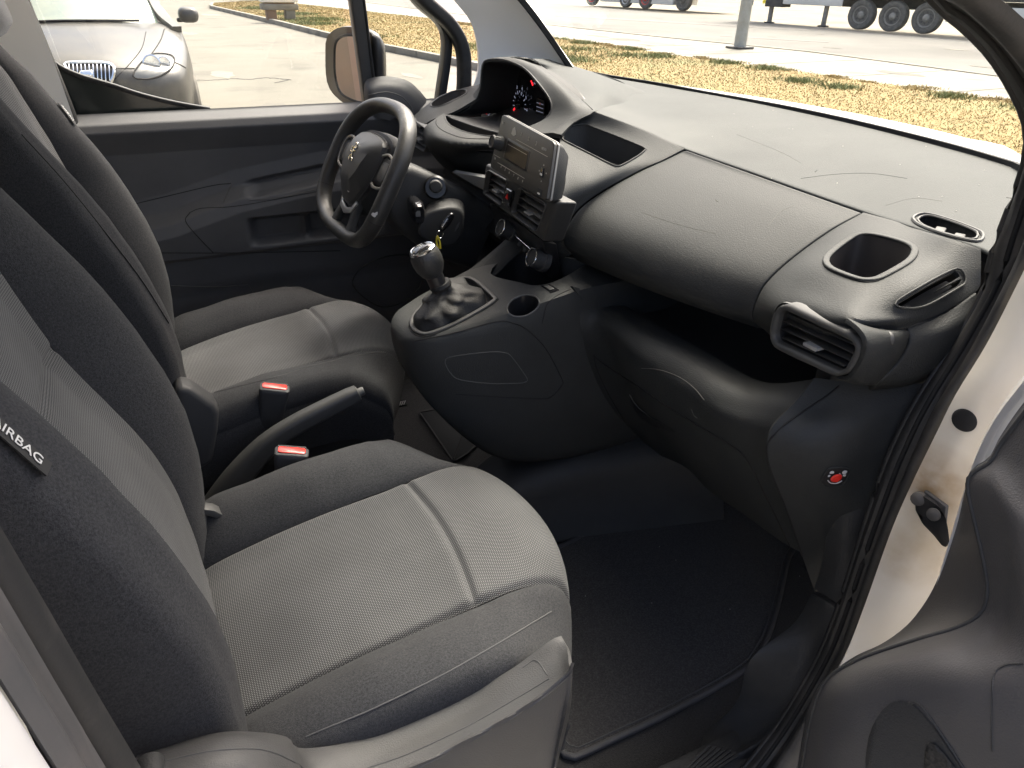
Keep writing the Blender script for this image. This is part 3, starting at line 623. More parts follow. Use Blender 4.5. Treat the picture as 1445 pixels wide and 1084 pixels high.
# painted A post between the seal and the open door
post_in = [(1560, 180), (1490, 290), (1436, 400), (1392, 486), (1349, 556), (1322, 610), (1287, 682), (1257, 751), (1218, 860), (1190, 930), (1150, 1000)]
post_out = [(1640, 200), (1575, 330), (1530, 425), (1500, 480), (1470, 540), (1432, 610), (1392, 720), (1345, 850), (1325, 900), (1300, 960), (1260, 1030)]
pi_ = [W(*p, y=-.782) for p in post_in]; po = [W(*p, y=-.845) for p in post_out]
pm = [(a+b)/2+V(-.008, 0, 0) for a, b in zip(pi_, po)]
pmm = [p+V(.05, -.004, 0) for p in po]
post = shell('painted_door_post', grid([pi_, [a*.75+b*.25+V(-.006, 0, 0) for a, b in zip(pi_, po)], pm, po, pmm], 50, 24), M['white'], van, .006, eye=(-.6, -1, 1.3))
ptree = bvh(post)
onbody('round_grommet', [(1362+16.5*math.cos(a)*1.08, 593+16*math.sin(a)+4*math.cos(a)*.6) for a in np.linspace(0, 2*math.pi, 14, endpoint=False)], M['pitch'], ptree, van, .002, .004)
# sill and lower trims
def rowp(pts): return [W(a, b, **{k: v}) for a, b, k, v in pts]
st = grid([rowp([(1145, 838, 'y', -.66), (1120, 880, 'y', -.655), (1060, 930, 'y', -.65), (1040, 990, 'y', -.64), (1000, 1030, 'y', -.63), (930, 1090, 'y', -.63), (850, 1150, 'y', -.63)]),
           rowp([(1162, 846, 'y', -.69), (1145, 900, 'y', -.69), (1110, 960, 'y', -.69), (1085, 1010, 'y', -.69), (1050, 1050, 'y', -.69), (1000, 1084, 'y', -.69), (950, 1160, 'y', -.69)]),
           rowp([(1182, 860, 'y', -.712), (1166, 900, 'y', -.712), (1146, 945, 'y', -.712), (1116, 1000, 'y', -.712), (1085, 1040, 'y', -.712), (1052, 1084, 'y', -.712), (1012, 1130, 'y', -.712)])], 40, 16)
sill = shell('sill_trim', st, M['dark'], van, .004, eye=(-.5, -.9, 1.5), round_=.002)
kt = grid([rowp([(1168, 690, 'y', -.675), (1166, 740, 'y', -.67), (1160, 790, 'y', -.665), (1147, 833, 'y', -.66)]),
           rowp([(1215, 690, 'y', -.70), (1200, 740, 'y', -.70), (1185, 790, 'y', -.695), (1166, 842, 'y', -.69)]),
           rowp([(1262, 670, 'y', -.715), (1240, 722, 'y', -.715), (1212, 790, 'y', -.714), (1184, 855, 'y', -.713)])], 30, 16)
kick = shell('kick_trim', kt, M['dark'], van, .004, eye=(-.5, -.9, 1.5), round_=.002)
box('sill_inner', (-.8, -.72, .30), (.9, -.66, .44), M['dark'], van, .01)
box('sill_outer', (-.8, -.9, .26), (.28, -.735, .43), M['white'], van, .03)
# ribbed step plate at the bottom of the sill
for k in range(7):
    a = W(960+k*7, 1090, z=.445); b = W(1000+k*7, 1052+k*2, z=.445)
    prism('sill_rib', [a, b, b+V(.003, -.003, 0), a+V(.003, -.003, 0)], (0, 0, .002), M['dark'], van)
# door check arm with its bolts
hp = trace(ptree, [(1320, 712), (1322, 713)], 2)
hc = hp[0] if len(hp) else W(1320, 712, y=-.81)
add_stain_or_glint(M['white'], hc+V(0, .01, .02), .055, (.32, .20, .09), .9); add_stain_or_glint(M['white'], W(1262, 790, y=-.80), .06, (.45, .34, .2), .6); add_stain_or_glint(M['white'], W(1335, 765, y=-.83), .09, (.5, .40, .26), .6)
ck = loft('door_check_arm', [[hc+V(-.012+dx, dy, dz)+V(0, a, b) for a, b in rrect(w_, h_, .004, 2)] for dx, dy, dz, w_, h_ in ((0, .004, .004, .024, .016), (-.006, -.004, .002, .026, .022), (-.006, -.014, -.006, .024, .024), (-.002, -.022, -.016, .016, .018), (0, -.028, -.024, .010, .014))], M['pitch'], van)
lathe('bolt', [(.0075, -.004), (.0075, .004), (.0045, .006)], hc+V(-.016, .010, .006), (-1, -.3, .25), M['steel'], ck, 12); lathe('bolt', [(.007, -.004), (.007, .004), (.004, .006)], hc+V(-.018, -.012, .002), (-1, -.3, .25), M['steel'], ck, 12)
prism('bracket', [hc+V(-.004, .012, .014), hc+V(-.004, -.016, .012), hc+V(-.004, -.022, -.014), hc+V(-.004, .002, -.018)], (-.006, 0, 0), M['steel'], ck, .002)
# passenger side B pillar: seal, textured lip and painted flange at bottom left
re_ = [(-90, 590), (0, 742), (66, 855), (132, 970), (199, 1083), (240, 1155)]; we_ = [(-150, 715), (-60, 860), (0, 957), (40, 1020), (81, 1084), (120, 1150)]
def mixp(k): return [(a[0]*(1-k)+b[0]*k, a[1]*(1-k)+b[1]*k) for a, b in zip(re_, we_)]
s0 = cr([W(*p, y=-.775) for p in mixp(0)], 30); s1 = cr([W(*p, y=-.79) for p in mixp(.42)], 30); s2 = cr([W(*p, y=-.80) for p in mixp(.7)], 30)
s3 = cr([W(*p, y=-.82) for p in mixp(1)], 30); s4 = cr([W(*p, y=-.85) for p in [(x-120, y+60) for x, y in we_]], 30); s5 = s4+V(-.2, -.02, 0)
def ext_(S):
    S = np.array(S); u = (S[0]-S[3]); u = u/abs(u[2]); d = (S[-1]-S[-4]); d = d/abs(d[2]); top_ = [S[0]+u*(1.76-S[0][2])*k*V(.35, .2, 1) for k in (1, .66, .33)]; bot = [S[-1]+d*(S[-1][2]-.32)*k*V(.35, .2, 1) for k in (.33, .66, 1)]
    return np.vstack([top_, S, bot])
s0, s1, s2, s3, s4 = [ext_(q) for q in (s0, s1, s2, s3, s4)]; s5 = s4+V(-.12, -.01, 0)
shell('b_pillar_lip', np.array([s0+V(-.02, .02, 0), s0, s0*.5+s1*.5+V(.004, 0, 0), s1, s1+V(-.01, .0, 0)]), M['rubber'], van, .004, eye=(0, -1, 1.5))
shell('b_pillar_seal', grid([list(s1+V(-.004, 0, 0)), list((s1+s2)/2+V(.006, 0, 0)), list(s2+V(.002, 0, 0)), list((s2+s3)/2+V(.007, -.0, 0)), list(s3)], 30, 20), M['rubber2'], van, .004, eye=(0, -1, 1.5))
shell('b_pillar_flange', grid([list(s3+V(-.003, 0, 0)), list(s4), list(s5)], 30, 10), M['whiteclean'], van, .006, eye=(0, -1.2, 1.6))

box('body_side_panel', (-1.6, -.92, .32), (-.66, -.86, 1.80), M['whiteclean'], van, .02)
box('b_pillar_inner', (-.66, -.80, .42), (-.56, -.74, 1.76), M['beige'], van, .02)
from mathutils import noise as mnoise
# ============================================================ SEATS
def ip(tab, x): t = np.array(tab, float); return np.interp(x, t[:, 0], t[:, 1])
from functools import lru_cache
def smooth_tab(tab):
    P = cr([(a, b, 0) for a, b in tab], 200); return P[:, :2]
# cushion: length parameter u (0 rear .. 1 front underside)
CL = np.array(cr([(-.50, .672, 0), (-.45, .698, 0), (-.38, .716, 0), (-.30, .733, 0), (-.22, .746, 0), (-.136, .757, 0), (-.07, .768, 0), (-.025, .766, 0), (.012, .750, 0), (.030, .718, 0), (.033, .68, 0), (.022, .64, 0), (.0, .605, 0), (-.02, .575, 0)], 120))
SL = np.r_[0, np.cumsum(np.linalg.norm(np.diff(CL, axis=0), axis=1))]; uu = SL/SL[-1]
def cushion_pt(i, y, side):
    """i: index along the length; y: lateral from the seat centre; returns a point"""
    x, z, _ = CL[i]; a = abs(y); sg = 1 if y > 0 else -1
    tx = CL[i][0]
    crest = np.interp(tx, [-.5, -.43, -.3, -.14, -.06, .0, .04], [.04, .050, .047, .028, .004, -.018, -.025])*np.interp(uu[i], [.60, .80], [1, 0])-.022*np.interp(uu[i], [.60, .80], [0, 1])
    wgt = np.interp(a, [0, .10, .147, .17, .195, .225, .25], [0, .0, .10, .55, .92, 1.0, .85])
    z2 = z+crest*wgt
    x2 = x-(1.45*a*a)*max(np.interp(tx, [-.24, .0], [0, 1]), np.interp(uu[i], [.6, .8], [0, 1]))
    return V(x2, y, z2)
JY = np.array([0, .03, .06, .09, .115, .135, .143, .1465, .1475, .151, .158, .17, .182, .195, .21, .225, .238, .25])
def groove_d(a, s, wd): return math.exp(-((a-s)/wd)**2)
def cushion_grid(ys, side_drop=False, ins=False, n=150):
    idx = np.linspace(0, 119, n); rows = []
    for f_ in idx:
        i = int(f_); row = []
        i2 = min(i+1, 119); k = f_-i
        for y in ys:
            p = cushion_pt(i, y, 0)*(1-k)+cushion_pt(i2, y, 0)*k
            x = CL[i][0]*(1-k)+CL[i2][0]*k; s = uu[i]
            g = .007*groove_d(abs(y), .147, .005); ed_ = min(1, (.147-abs(y))/.012)
            if ins: g += np.interp(s, [.68, .72], [1, 0])*(.0075*math.exp(-((x+.132)/.0055)**2)-.004*math.exp(-((x+.132)/.03)**2))*ed_
            if ins: g -= .006*math.cos(min(abs(y)/.147, 1)*math.pi/2)
            tg_ = CL[min(i+2, 119)]-CL[max(i-2, 0)]; tg_ = tg_/np.linalg.norm(tg_)
            wv = .0022*mnoise.noise(Vector((x*9, y*8+3*(ins), 1.3)))+.0010*mnoise.noise(Vector((x*26, y*18, 4.1)))*(0 if ins else 1)
            p = p+(wv-g)*V(-tg_[1], 0, tg_[0])
            row.append(p)
        if side_drop:
            sg = 1 if ys[-1] > 0 else -1; b = row[-1]; x, y0, z0 = b
            for dy, dz in ((.010, -.010), (.016, -.028), (.017, -.044), (.0155, -.0465), (.018, -.05), (.016, -.08), (.012, -.12), (.004, -.16)):
                fz = 1 if uu[i] < .62 else max(.1, 1-(uu[i]-.62)*2.6)
                q_ = np.interp(uu[i], [.55, .85], [0, 1]); row.append(V(x+dz*.12*q_, y0+sg*dy*(1-.25*q_), max(z0+dz, min(z0, .572)-.03*abs(dz))))
        rows.append(row)
    return np.array(rows)
# backrest
BI = np.array(cr([(-.462, .60, 0), (-.466, .70, 0), (-.472, .80, 0), (-.492, .90, 0), (-.528, .99, 0), (-.572, 1.09, 0), (-.60, 1.2, 0), (-.628, 1.31, 0), (-.66, 1.37, 0), (-.70, 1.385, 0)], 150))
def back_crest(z): return np.interp(z, [.60, .68, .74, .80, .86, .93, 1.0, 1.06, 1.12, 1.18, 1.24, 1.30, 1.36, 1.4], [-.462, -.452, -.444, -.440, -.438, -.443, -.458, -.476, -.500, -.530, -.564, -.598, -.64, -.70])
def back_grid(ys, drop=False, ins=False):
    rows = []
    for i, (x, z, _) in enumerate(BI):
        cx_ = back_crest(z); row = []
        nar = np.interp(z, [.6, 1.1, 1.3, 1.38], [1, 1, .93, .80])
        for y in ys:
            a = abs(y); wgt = np.interp(a, [0, .10, .147, .165, .185, .208, .228, .24], [0, 0, .12, .5, .85, 1, .94, .78])
            wy = nar if a > .12 else 1-(1-nar)*a/.12
            X = x*(1-wgt)+max(cx_, x)*wgt
            g = .007*groove_d(a, .147, .005)
            if ins: g += .006*math.exp(-((z-1.085)/.006)**2)*min(1, (.147-a)/.012); g -= .007*math.cos(min(a/.147, 1)*math.pi/2)
            row.append(V(X-g+.003*mnoise.noise(Vector((z*7, y*7, 2.2)))+.0012*mnoise.noise(Vector((z*22, y*16, 8.2))), y*wy, z))
        if drop:
            sg = 1 if ys[-1] > 0 else -1; b = row[-1]
            for dx, dy in ((-.012, .009), (-.016, .0105), (-.022, .012), (-.05, .016), (-.10, .016), (-.15, .008), (-.17, -.02)): row.append(b+V(dx*np.interp(z, [1.22, 1.385], [1, .35]), sg*dy, 0))
        rows.append(row)
    return np.array(rows)
def cr2(P): return [(a, b) for a, b, _ in cr([(a, b, 0) for a, b in P], 22)]
def make_seat(yc, lab, inner):
    t = thing('front_seat', lab, 'seat', 'front seats of the cabin'); t.location = (0, yc, 0)
    yi = np.concatenate([-JY[JY < .1475][::-1], JY[JY < .1475][1:]]); yo = JY[JY > .1465]
    yi = np.interp(np.linspace(0, 1, 44), np.linspace(0, 1, len(yi)), yi)
    e = (0, 0, 3); eb = (1.5, 0, 1.2)
    shell('cushion_insert', cushion_grid(yi, ins=True, n=190), M['weave'], t, .006, eye=e, auto=80)
    shell('backrest_insert', back_grid(yi, ins=True), M['weave'], t, .006, eye=eb, auto=80)
    for sg in (-1, 1):
        shell('cushion_bolster', cushion_grid(yo*sg, True), M['fabric'], t, .006, eye=(0, sg*2, 3), auto=80)
        shell('backrest_bolster', back_grid(yo*sg, True), M['fabric'], t, .006, eye=(1.5, sg*2, 1.2), auto=80)
    # seat base, rear shell, headrest
    box('seat_frame', (-.47, -.235, .43), (-.10, .235, .64), M['pitch'], t, .03)
    loft('backrest_shell', [[V(x0, y, z) for x0, y in cr2([(x-.02, -.215*w_), (x-.10, -.235*w_), (x-.165*w_, -.16*w_), (x-.18*w_, 0), (x-.165*w_, .16*w_), (x-.10, .235*w_), (x-.02, .215*w_)])] for x, z, w_ in ((-.50, .54, .9), (-.52, .75, 1), (-.56, 1.0, 1), (-.62, 1.2, .98), (-.66, 1.32, .90), (-.70, 1.378, .74))], M['dark'], t)
    hr = []
    for d, k in ((-.0, .72), (.02, .93), (.05, 1), (.08, .93), (.10, .7)):
        c = V(-.60-d*1.0, 0, 1.455); hr.append([c+V(-.25*b*k, a*k, b*k) for a, b in rrect(.25, .165, .06, 5)])
    loft('headrest', hr, M['head2'], t)
    for y in (-.06, .06): tube('headrest_post', [V(-.66, y, 1.34), V(-.652, y, 1.42)], .006, M['chrome'], t)
    return t
pseat = make_seat(-.385, 'grey passenger seat nearest the open door with pale woven centre panels', -1)
dseat = make_seat(.385, 'grey driver seat behind the steering wheel with pale woven centre panels', 1)
# plastic side cover of the passenger seat with lever
sc0 = [(195, 1065), (300, 1035), (360, 1033), (405, 1040), (428, 1056), (520, 1040), (640, 990), (720, 945), (775, 905), (792, 897)]
top_in = [W(*p, y=-.648) for p in sc0]
r1 = [(190, 1075), (300, 1045), (365, 1043), (412, 1056), (440, 1076), (540, 1060), (655, 1010), (735, 962), (790, 925), (800, 915)]
r2 = [(185, 1120), (300, 1084), (370, 1084), (420, 1100), (455, 1118), (575, 1082), (680, 1030), (752, 988), (794, 955), (803, 940)]
r3 = [(185, 1150), (300, 1120), (370, 1110), (420, 1122), (460, 1132), (580, 1092), (686, 1040), (756, 998), (797, 965), (804, 950)]
r4 = [(120, 1300), (300, 1250), (370, 1240), (420, 1240), (470, 1230), (600, 1180), (690, 1150), (740, 1140), (772, 1120), (775, 1105)]
cov = grid([top_in, [W(*p, y=-.672) for p in r1], [W(*p, y=-.705) for p in r2], [W(*p, y=-.712) for p in r3], [W(*p, y=-.715) for p in r4]], 60, 40)
cov[:, :, 1] += .385; pc = shell('side_cover', cov, M['cover'], pseat, .004, eye=(-.2, -1.5, 1.5), round_=.0015)
def seat_groove(pts, r=.001, mat='stitchl', **k):
    pass
# front end of the side cover, wrapping round below the cushion
fe = grid([[W(*p, y=-.690) for p in ((803, 943), (803, 963), (798, 1010), (776, 1100))], [W(*p, y=-.66) for p in ((805, 945), (805, 965), (801, 1010), (779, 1100))], [W(*p, y=-.660)+V(-.02, .03, -.03) for p in ((806, 945), (806, 965), (801, 1010), (779, 1100))]], 14, 10)
fe[:, :, 1] += .385; shell('side_cover_front', fe, M['cover'], pseat, .004, eye=(1, -.6, 1.0))
def seat_groove(seat, part, sgn, pts, r, mat, name='stitching'):
    tr = None; off = V(*seat.location)
    c = [o for o in seat.children if o.name.startswith(part)]
    vs = []; fs = []; k = 0
    for o in c:
        for v in o.data.vertices: vs.append(Vector(np.array(v.co)+off))
        for p in o.data.polygons: fs.append([i+k for i in p.vertices])
        k = len(vs)
    tr = BVHTree.FromPolygons(vs, fs); P = trace(tr, pts, 60, .0003)
    if len(P) > 5: sweep(name, [p-off for p in P], circ(r, 5), M[mat], seat, up=(.2, .3, .93))
seat_groove(pseat, 'cushion_bolster', -1, [(432, 1040), (455, 1030), (520, 1003), (620, 955), (700, 910), (750, 880), (778, 863)], .0009, 'stitchl')
seat_groove(dseat, 'cushion_bolster', -1, [(268, 562), (330, 547), (400, 529), (450, 514), (520, 499), (560, 498)], .0009, 'stitchl')
seat_groove(dseat, 'backrest_bolster', -1, [(30, 190), (90, 256), (150, 330), (200, 396), (238, 456)], .0014, 'seam', 'piping')
seat_groove(dseat, 'backrest_bolster', 1, [(60, 118), (120, 180), (160, 232)], .0008, 'seam', 'piping')
seat_groove(pseat, 'side_cover', -1, [(230, 1075), (300, 1060), (370, 1058), (420, 1078), (450, 1098), (550, 1074), (650, 1030), (730, 985), (775, 958)], .0008, 'satin', 'cover_edge')
seat_groove(pseat, 'side_cover', -1, [(738, 942), (756, 932), (773, 953)], .0005, 'stitchl', 'cover_mark')
# recline lever knob at the bottom left
lk = W(222, 1062, y=-.70); kb_ = lathe('recline_knob', [(.012, -.02), (.012, .003), (.009, .006), (.008, .007)], lk-V(0, -.385, 0)+V(-.012, 0, -.032), (0, -1, .1), M['dark'], pseat, 20)
box('rail_cover', (-.58, -.29+.0, .44), (-.14, -.25, .60), M['dark'], pseat, .01)
# hip side pads (plastic hinge cover) on the driver seat, towards the middle
for st_, pts, yy in ((dseat, [(248, 548), (268, 548), (303, 572), (310, 584), (308, 610), (300, 655), (268, 672), (240, 640)], .085),):
    P = [W(*p, y=yy)-V(0, .385, 0) for p in pts]
    prism('hinge_cover', P, (0, .055, 0), M['dark2'], st_, .012, 3)
# strap bracket where backrest meets cushion of the passenger seat
P = [W(*p, y=-.175)+V(0, .385, 0) for p in ((283, 708), (300, 710), (312, 716), (309, 722), (285, 716))]
prism('strap_bracket', P, (0, -.02, .0), M['satin'], pseat, .001)
# AIRBAG tags sewn to the outer bolster seams
def tagpatch(seat, c, n, up, w_, h_, s, size):
    o = plate('airbag_tag', c, n, w_, h_, .001, .0012, M['pitch'], seat, up=up); nn = np.array(n, float)/np.linalg.norm(n)
    text('airbag_text', s, np.array(c)+nn*.0008, n, up, size, M['print'], o, .0002)
def place_tag(seat, part, pa, pb, w_, h_, size):
    off = V(*seat.location); vs = []; fs = []; k = 0
    for o in [o for o in seat.children if o.name.startswith(part)]:
        for v in o.data.vertices: vs.append(Vector(np.array(v.co)+off))
        for p in o.data.polygons: fs.append([i+k for i in p.vertices])
        k = len(vs)
    tr = BVHTree.FromPolygons(vs, fs); P = trace(tr, [pa, pb], 9, 0); a, b = P[0], P[-1]; c = (a+b)/2
    d = b-a; d /= np.linalg.norm(d); h = tr.find_nearest(Vector(c)); n = np.array(h[1]); n = n*(1 if n@(CAM-c) > 0 else -1); n = n-d*(n@d); n /= np.linalg.norm(n)
    up_ = np.cross(n, d); up_ = up_ if up_@UU > 0 else -up_
    tagpatch(seat, c+n*.004-off, n, up_, w_, h_, 'AIRBAG', size)
place_tag(pseat, 'backrest_bolster', (-6, 606), (40, 646), .062, .017, .0135)
place_tag(dseat, 'backrest_bolster', (84, 150), (101, 172), .045, .012, .0095)
# ============================================================ DASHBOARD
dash = thing('dashboard', 'dark grey moulded dashboard spanning the cabin under the windscreen', 'dashboard')
# front seam line of the top panel (left to right) and screen-side line
s_l = [W(836, 157, x=.385), W(905, 182, x=.455), W(968, 210, x=.50), W(1090, 253, x=.495), W(1218, 298, x=.482), W(1300, 324, x=.45), W(1384, 350, y=-.675)]
s_w = [W(775, 90, x=.62), W(806, 100, x=.69), W(930, 121, x=.83), W(1060, 144, x=.86), W(1200, 174, x=.855), W(1330, 207, x=.83), W(1432, 237, x=.79)]
s_w2 = [s_w[0], s_w[1], s_w[2], s_w[3], s_w[4], s_w[5], V(.60, -.72, s_w[6][2]-.01)]
s_m = [(a*.5+b*.5)+V(0, 0, .003) for a, b in zip(s_l, s_w)]; s_m[6] = V(.50, -.70, (s_l[6][2]+s_w2[6][2])/2)
s_w2 = [s_w2[0]]+s_w[1:6]+[s_w[6], V(.66, -.71, s_w[6][2]-.006)]
s_l2 = s_l+[V(.40, -.705, s_l[6][2]+.004)]; s_m2 = [(a*.5+b*.5)+V(0, 0, .004) for a, b in zip(s_l2, s_w2)]
topg = grid([s_l2, s_m2, s_w2], 110, 40)
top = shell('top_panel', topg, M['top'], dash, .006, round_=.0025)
# defroster grille recess
ttree = bvh(top)
dfr = trace(ttree, [(1288, 309), (1300, 303), (1318, 305), (1350, 315), (1380, 327), (1387, 334), (1378, 342), (1340, 334), (1300, 320)], 36, 0, True)
dfi = [np.mean(dfr, 0)+(p-np.mean(dfr, 0))*.86 for p in dfr]
cut(top, [cutter([p-V(0, 0, .06) for p in dfi], (0, 0, .12))])
def onp(px, py, off=0.): return trace(ttree, [(px, py), (px+.5, py)], 2, off)[0]
def onz(p, off=0.):
    h = ttree.find_nearest(Vector(p)); return np.array(h[0])+V(0, 0, off)
rim = [p+V(0, 0, .001) for p in dfr]
vn = tube('defroster_vent', rim, .0022, M['satin2'], dash, res=60, closed=True, n=6)
sweep('vent_lip', [p+V(0, 0, .001) for p in dfi], circ(.0016, 6), M['satin2'], vn, closed=True)
loft('vent_well', [dfi, [p-V(0, 0, .03) for p in dfi], [np.mean(dfi, 0)-V(0, 0, .031)+(p-np.mean(dfi, 0))*.02 for p in dfi]], M['pitch'], vn, cap=False)
for k in (.36, .66):
    cx_, cy_ = 1292+90*k, 306+30*k; a = onp(cx_+5, cy_+1, -.002); b = onp(cx_-3, cy_+13, -.002)
    d = (b-a)/np.linalg.norm(b-a); sd_ = V(-d[1], d[0], 0)*.006
    prism('vent_bar', [a-sd_, b-sd_, b+sd_, a+sd_], (0, 0, -.012), M['satin'], vn, .0015)
# raised side windows of the recess wall
# storage lid (padded cover in front of the passenger)
pl = [(968, 211), (905, 241), (852, 270), (817, 296), (798, 326), (796, 346), (806, 358)]
pr = [(1217, 299.5), (1170, 325), (1114, 366), (1079, 400), (1064, 430), (1061, 448), (1062, 452)]
L_ = cr(Ws(pl, y=-.030), 30); R_ = cr(Ws(pr, y=-.467), 30); L_[0] = W(969, 212.5, x=.495); R_[0] = W(1217, 300.5, x=.478)
rows = []
for k in np.linspace(0, 1, 9):
    r = L_*(1-k)+R_*k; bow = 4*k*(1-k); r = r+np.outer(np.linspace(0, 1, 30), [-.012*bow, 0, 0]); rows.append(r)
lidg = np.array([cr([r[i] for r in rows], 60) for i in range(30)])
lidg = np.array([cr(lidg[:, j], 60) for j in range(60)]).transpose(1, 0, 2)
# under-roll of the lid
last = lidg[-1]; extra = [last+V(.012, 0, -.014), last+V(.03, 0, -.020), last+V(.06, 0, -.022)]
lidg = np.concatenate([lidg, np.array(extra)])
lid = shell('storage_lid', lidg, M['dash'], dash, .005, round_=.0022)
lt_ = bvh(lid); 
for pts, r_ in (([(905, 300), (960, 318), (1010, 330)], .0003), ([(1010, 282), (1013, 285)], .0006), ([(1120, 250+40), (1100, 300), (1085, 318)], .00025)): groove('scuff_mark', lt_, pts, dash, r_, 16, M['scuff'])
for pts, r_ in (([(1130, 252), (1180, 246), (1230, 245), (1280, 252)], .0004), ([(1150, 243), (1153, 240)], .0006), ([(1420, 279), (1432, 281)], .0005), ([(1040, 190), (1100, 214), (1130, 230)], .0003), ([(1250, 290), (1290, 280), (1330, 284)], .0003)): groove('scuff_mark', ttree, pts, dash, r_, 20, M['seam'] if r_ > .00035 else M['scuff'])
for k in range(26):
    x_, y_ = rng.uniform(900, 1400), rng.uniform(150, 320); p_ = trace(ttree, [(x_, y_), (x_+.5, y_)], 2, .0002)
    if len(p_) == 2: lathe('dust_speck', [(.0007, 0), (.0009, .0005), (.0002, .0009)], p_[0], (0, 0, 1), M['printdim'], dash, 5)
# end pod with cup holder (right end) : rows run from the lid edge to the outer end
def zc(x, y): return 0
podrows = [
 [W(1218.5, 300, x=.480), W(1171.5, 326.5, y=-.468), W(1116, 367, y=-.468), W(1081, 401, y=-.469), W(1066, 430, y=-.470), W(1063.5, 452, y=-.472), V(.33, -.476, 1.045)],
 [W(1262, 312, x=.468), W(1215, 345, z=1.192), W(1165, 375, z=1.176), W(1125, 403, z=1.150), W(1100, 430, x=.262), W(1090, 452, x=.270), V(.31, -.52, 1.05)],
 [W(1300, 325, x=.45), W(1262, 356, z=1.197), W(1222, 395, z=1.186), W(1175, 424, z=1.168), W(1142, 440, x=.236), W(1124, 462, x=.252), V(.28, -.56, 1.06)],
 [W(1344, 338, x=.415), W(1320, 370, z=1.204), W(1286, 404, z=1.192), W(1245, 436, z=1.174), W(1207, 455, x=.224), W(1178, 478, x=.242), V(.27, -.62, 1.07)],
 [W(1384, 351, y=-.68), W(1384, 382, y=-.695), W(1378, 411, y=-.705), W(1330, 441, y=-.705), W(1284, 461, y=-.70), W(1250, 490, y=-.70), V(.27, -.69, 1.085)]]
podg = np.array([cr(r, 60) for r in podrows]); podg = np.array([cr(podg[:, j_], 60) for j_ in range(60)]).transpose(1, 0, 2)
pod = shell('end_pod', podg, M['dash'], dash, .006, round_=.002)
ptr = bvh(pod)
def on_tree(tree, pts, n=32, lift=0, closed=True): return trace(tree, pts, n, lift, closed)
cupo = on_tree(ptr, [(1162, 371), (1168, 359), (1194, 339), (1212, 331), (1235, 331), (1272, 340), (1290, 348), (1294, 356), (1284, 371), (1246, 393), (1228, 398), (1208, 396), (1172, 382)], 48)
cupi = [np.mean(cupo, 0)+(p-np.mean(cupo, 0))*.90 for p in cupo]
cs1 = on_tree(ptr, [(1268, 428), (1345, 384), (1351, 388), (1350, 393), (1282, 431)], 24)
cs2 = on_tree(ptr, [(1284, 430), (1352, 395), (1355, 399), (1350, 404), (1298, 430)], 24)
cut(pod, [cutter([p+V(0, 0, .05) for p in cupi], (0, 0, -.14))]+[cutter([p+V(-.006, -.012, .018) for p in c_], (.014, .028, -.042)) for c_ in (cs1, cs2)])
for c_ in (cs1, cs2): prism('slot_liner', [np.mean(c_, 0)+(p-np.mean(c_, 0))*1.15+V(.007, .014, -.021) for p in c_], (.002, .004, -.006), M['pitch'], dash)
well = loft('cup_holder', [[p+V(0, 0, .0015) for p in cupi], [np.mean(cupi, 0)+(p-np.mean(cupi, 0))*.97+V(0, 0, -.035) for p in cupi], [np.mean(cupi, 0)+(p-np.mean(cupi, 0))*.9+V(0, 0, -.075) for p in cupi], [np.mean(cupi, 0)+(p-np.mean(cupi, 0))*.02+V(0, 0, -.078) for p in cupi]], M['well'], dash, cap=False)
sweep('cup_holder_rim', [p+V(0, 0, .0012) for p in [(a+b)/2 for a, b in zip(cupo, cupi)]], rrect(.0085, .004, .0018), M['dash'], well, closed=True)
sweep('rim_seam', [p+V(0, 0, .0002) for p in cupo], circ(.0014, 5), M['seam'], well, closed=True)
slr = on_tree(ptr, [(1262, 430), (1300, 404), (1345, 381), (1358, 384), (1362, 398), (1350, 408), (1300, 434)], 40)
if len(slr) > 10: sweep('slot_rim', [p+V(-.001, -.001, .001) for p in slr], circ(.0013, 6), M['dash'], dash, closed=True)
groove('pod_seam', ptr, [(1262, 470), (1284, 462), (1330, 446), (1372, 424)], dash, .0012)
# outer end cap below the slots, down to the trim
caprows = [
 [W(1281, 463, y=-.70), W(1330, 443, y=-.705), W(1379, 412, y=-.71)],
 [W(1284, 482, y=-.708), W(1330, 470, y=-.72), W(1379, 445, y=-.722)],
 [W(1270, 510, y=-.708), W(1320, 510, y=-.722), W(1368, 480, y=-.724)],
 [W(1240, 540, y=-.70), W(1290, 538, y=-.712), W(1343, 512, y=-.72)],
 [V(.30, -.68, 1.06), V(.34, -.69, 1.06), V(.38, -.70, 1.06)]]
cap = shell('end_cap', grid(caprows, 24, 30), M['dash'], dash, .006, eye=(-.6, -1.5, 1.3), round_=.002)
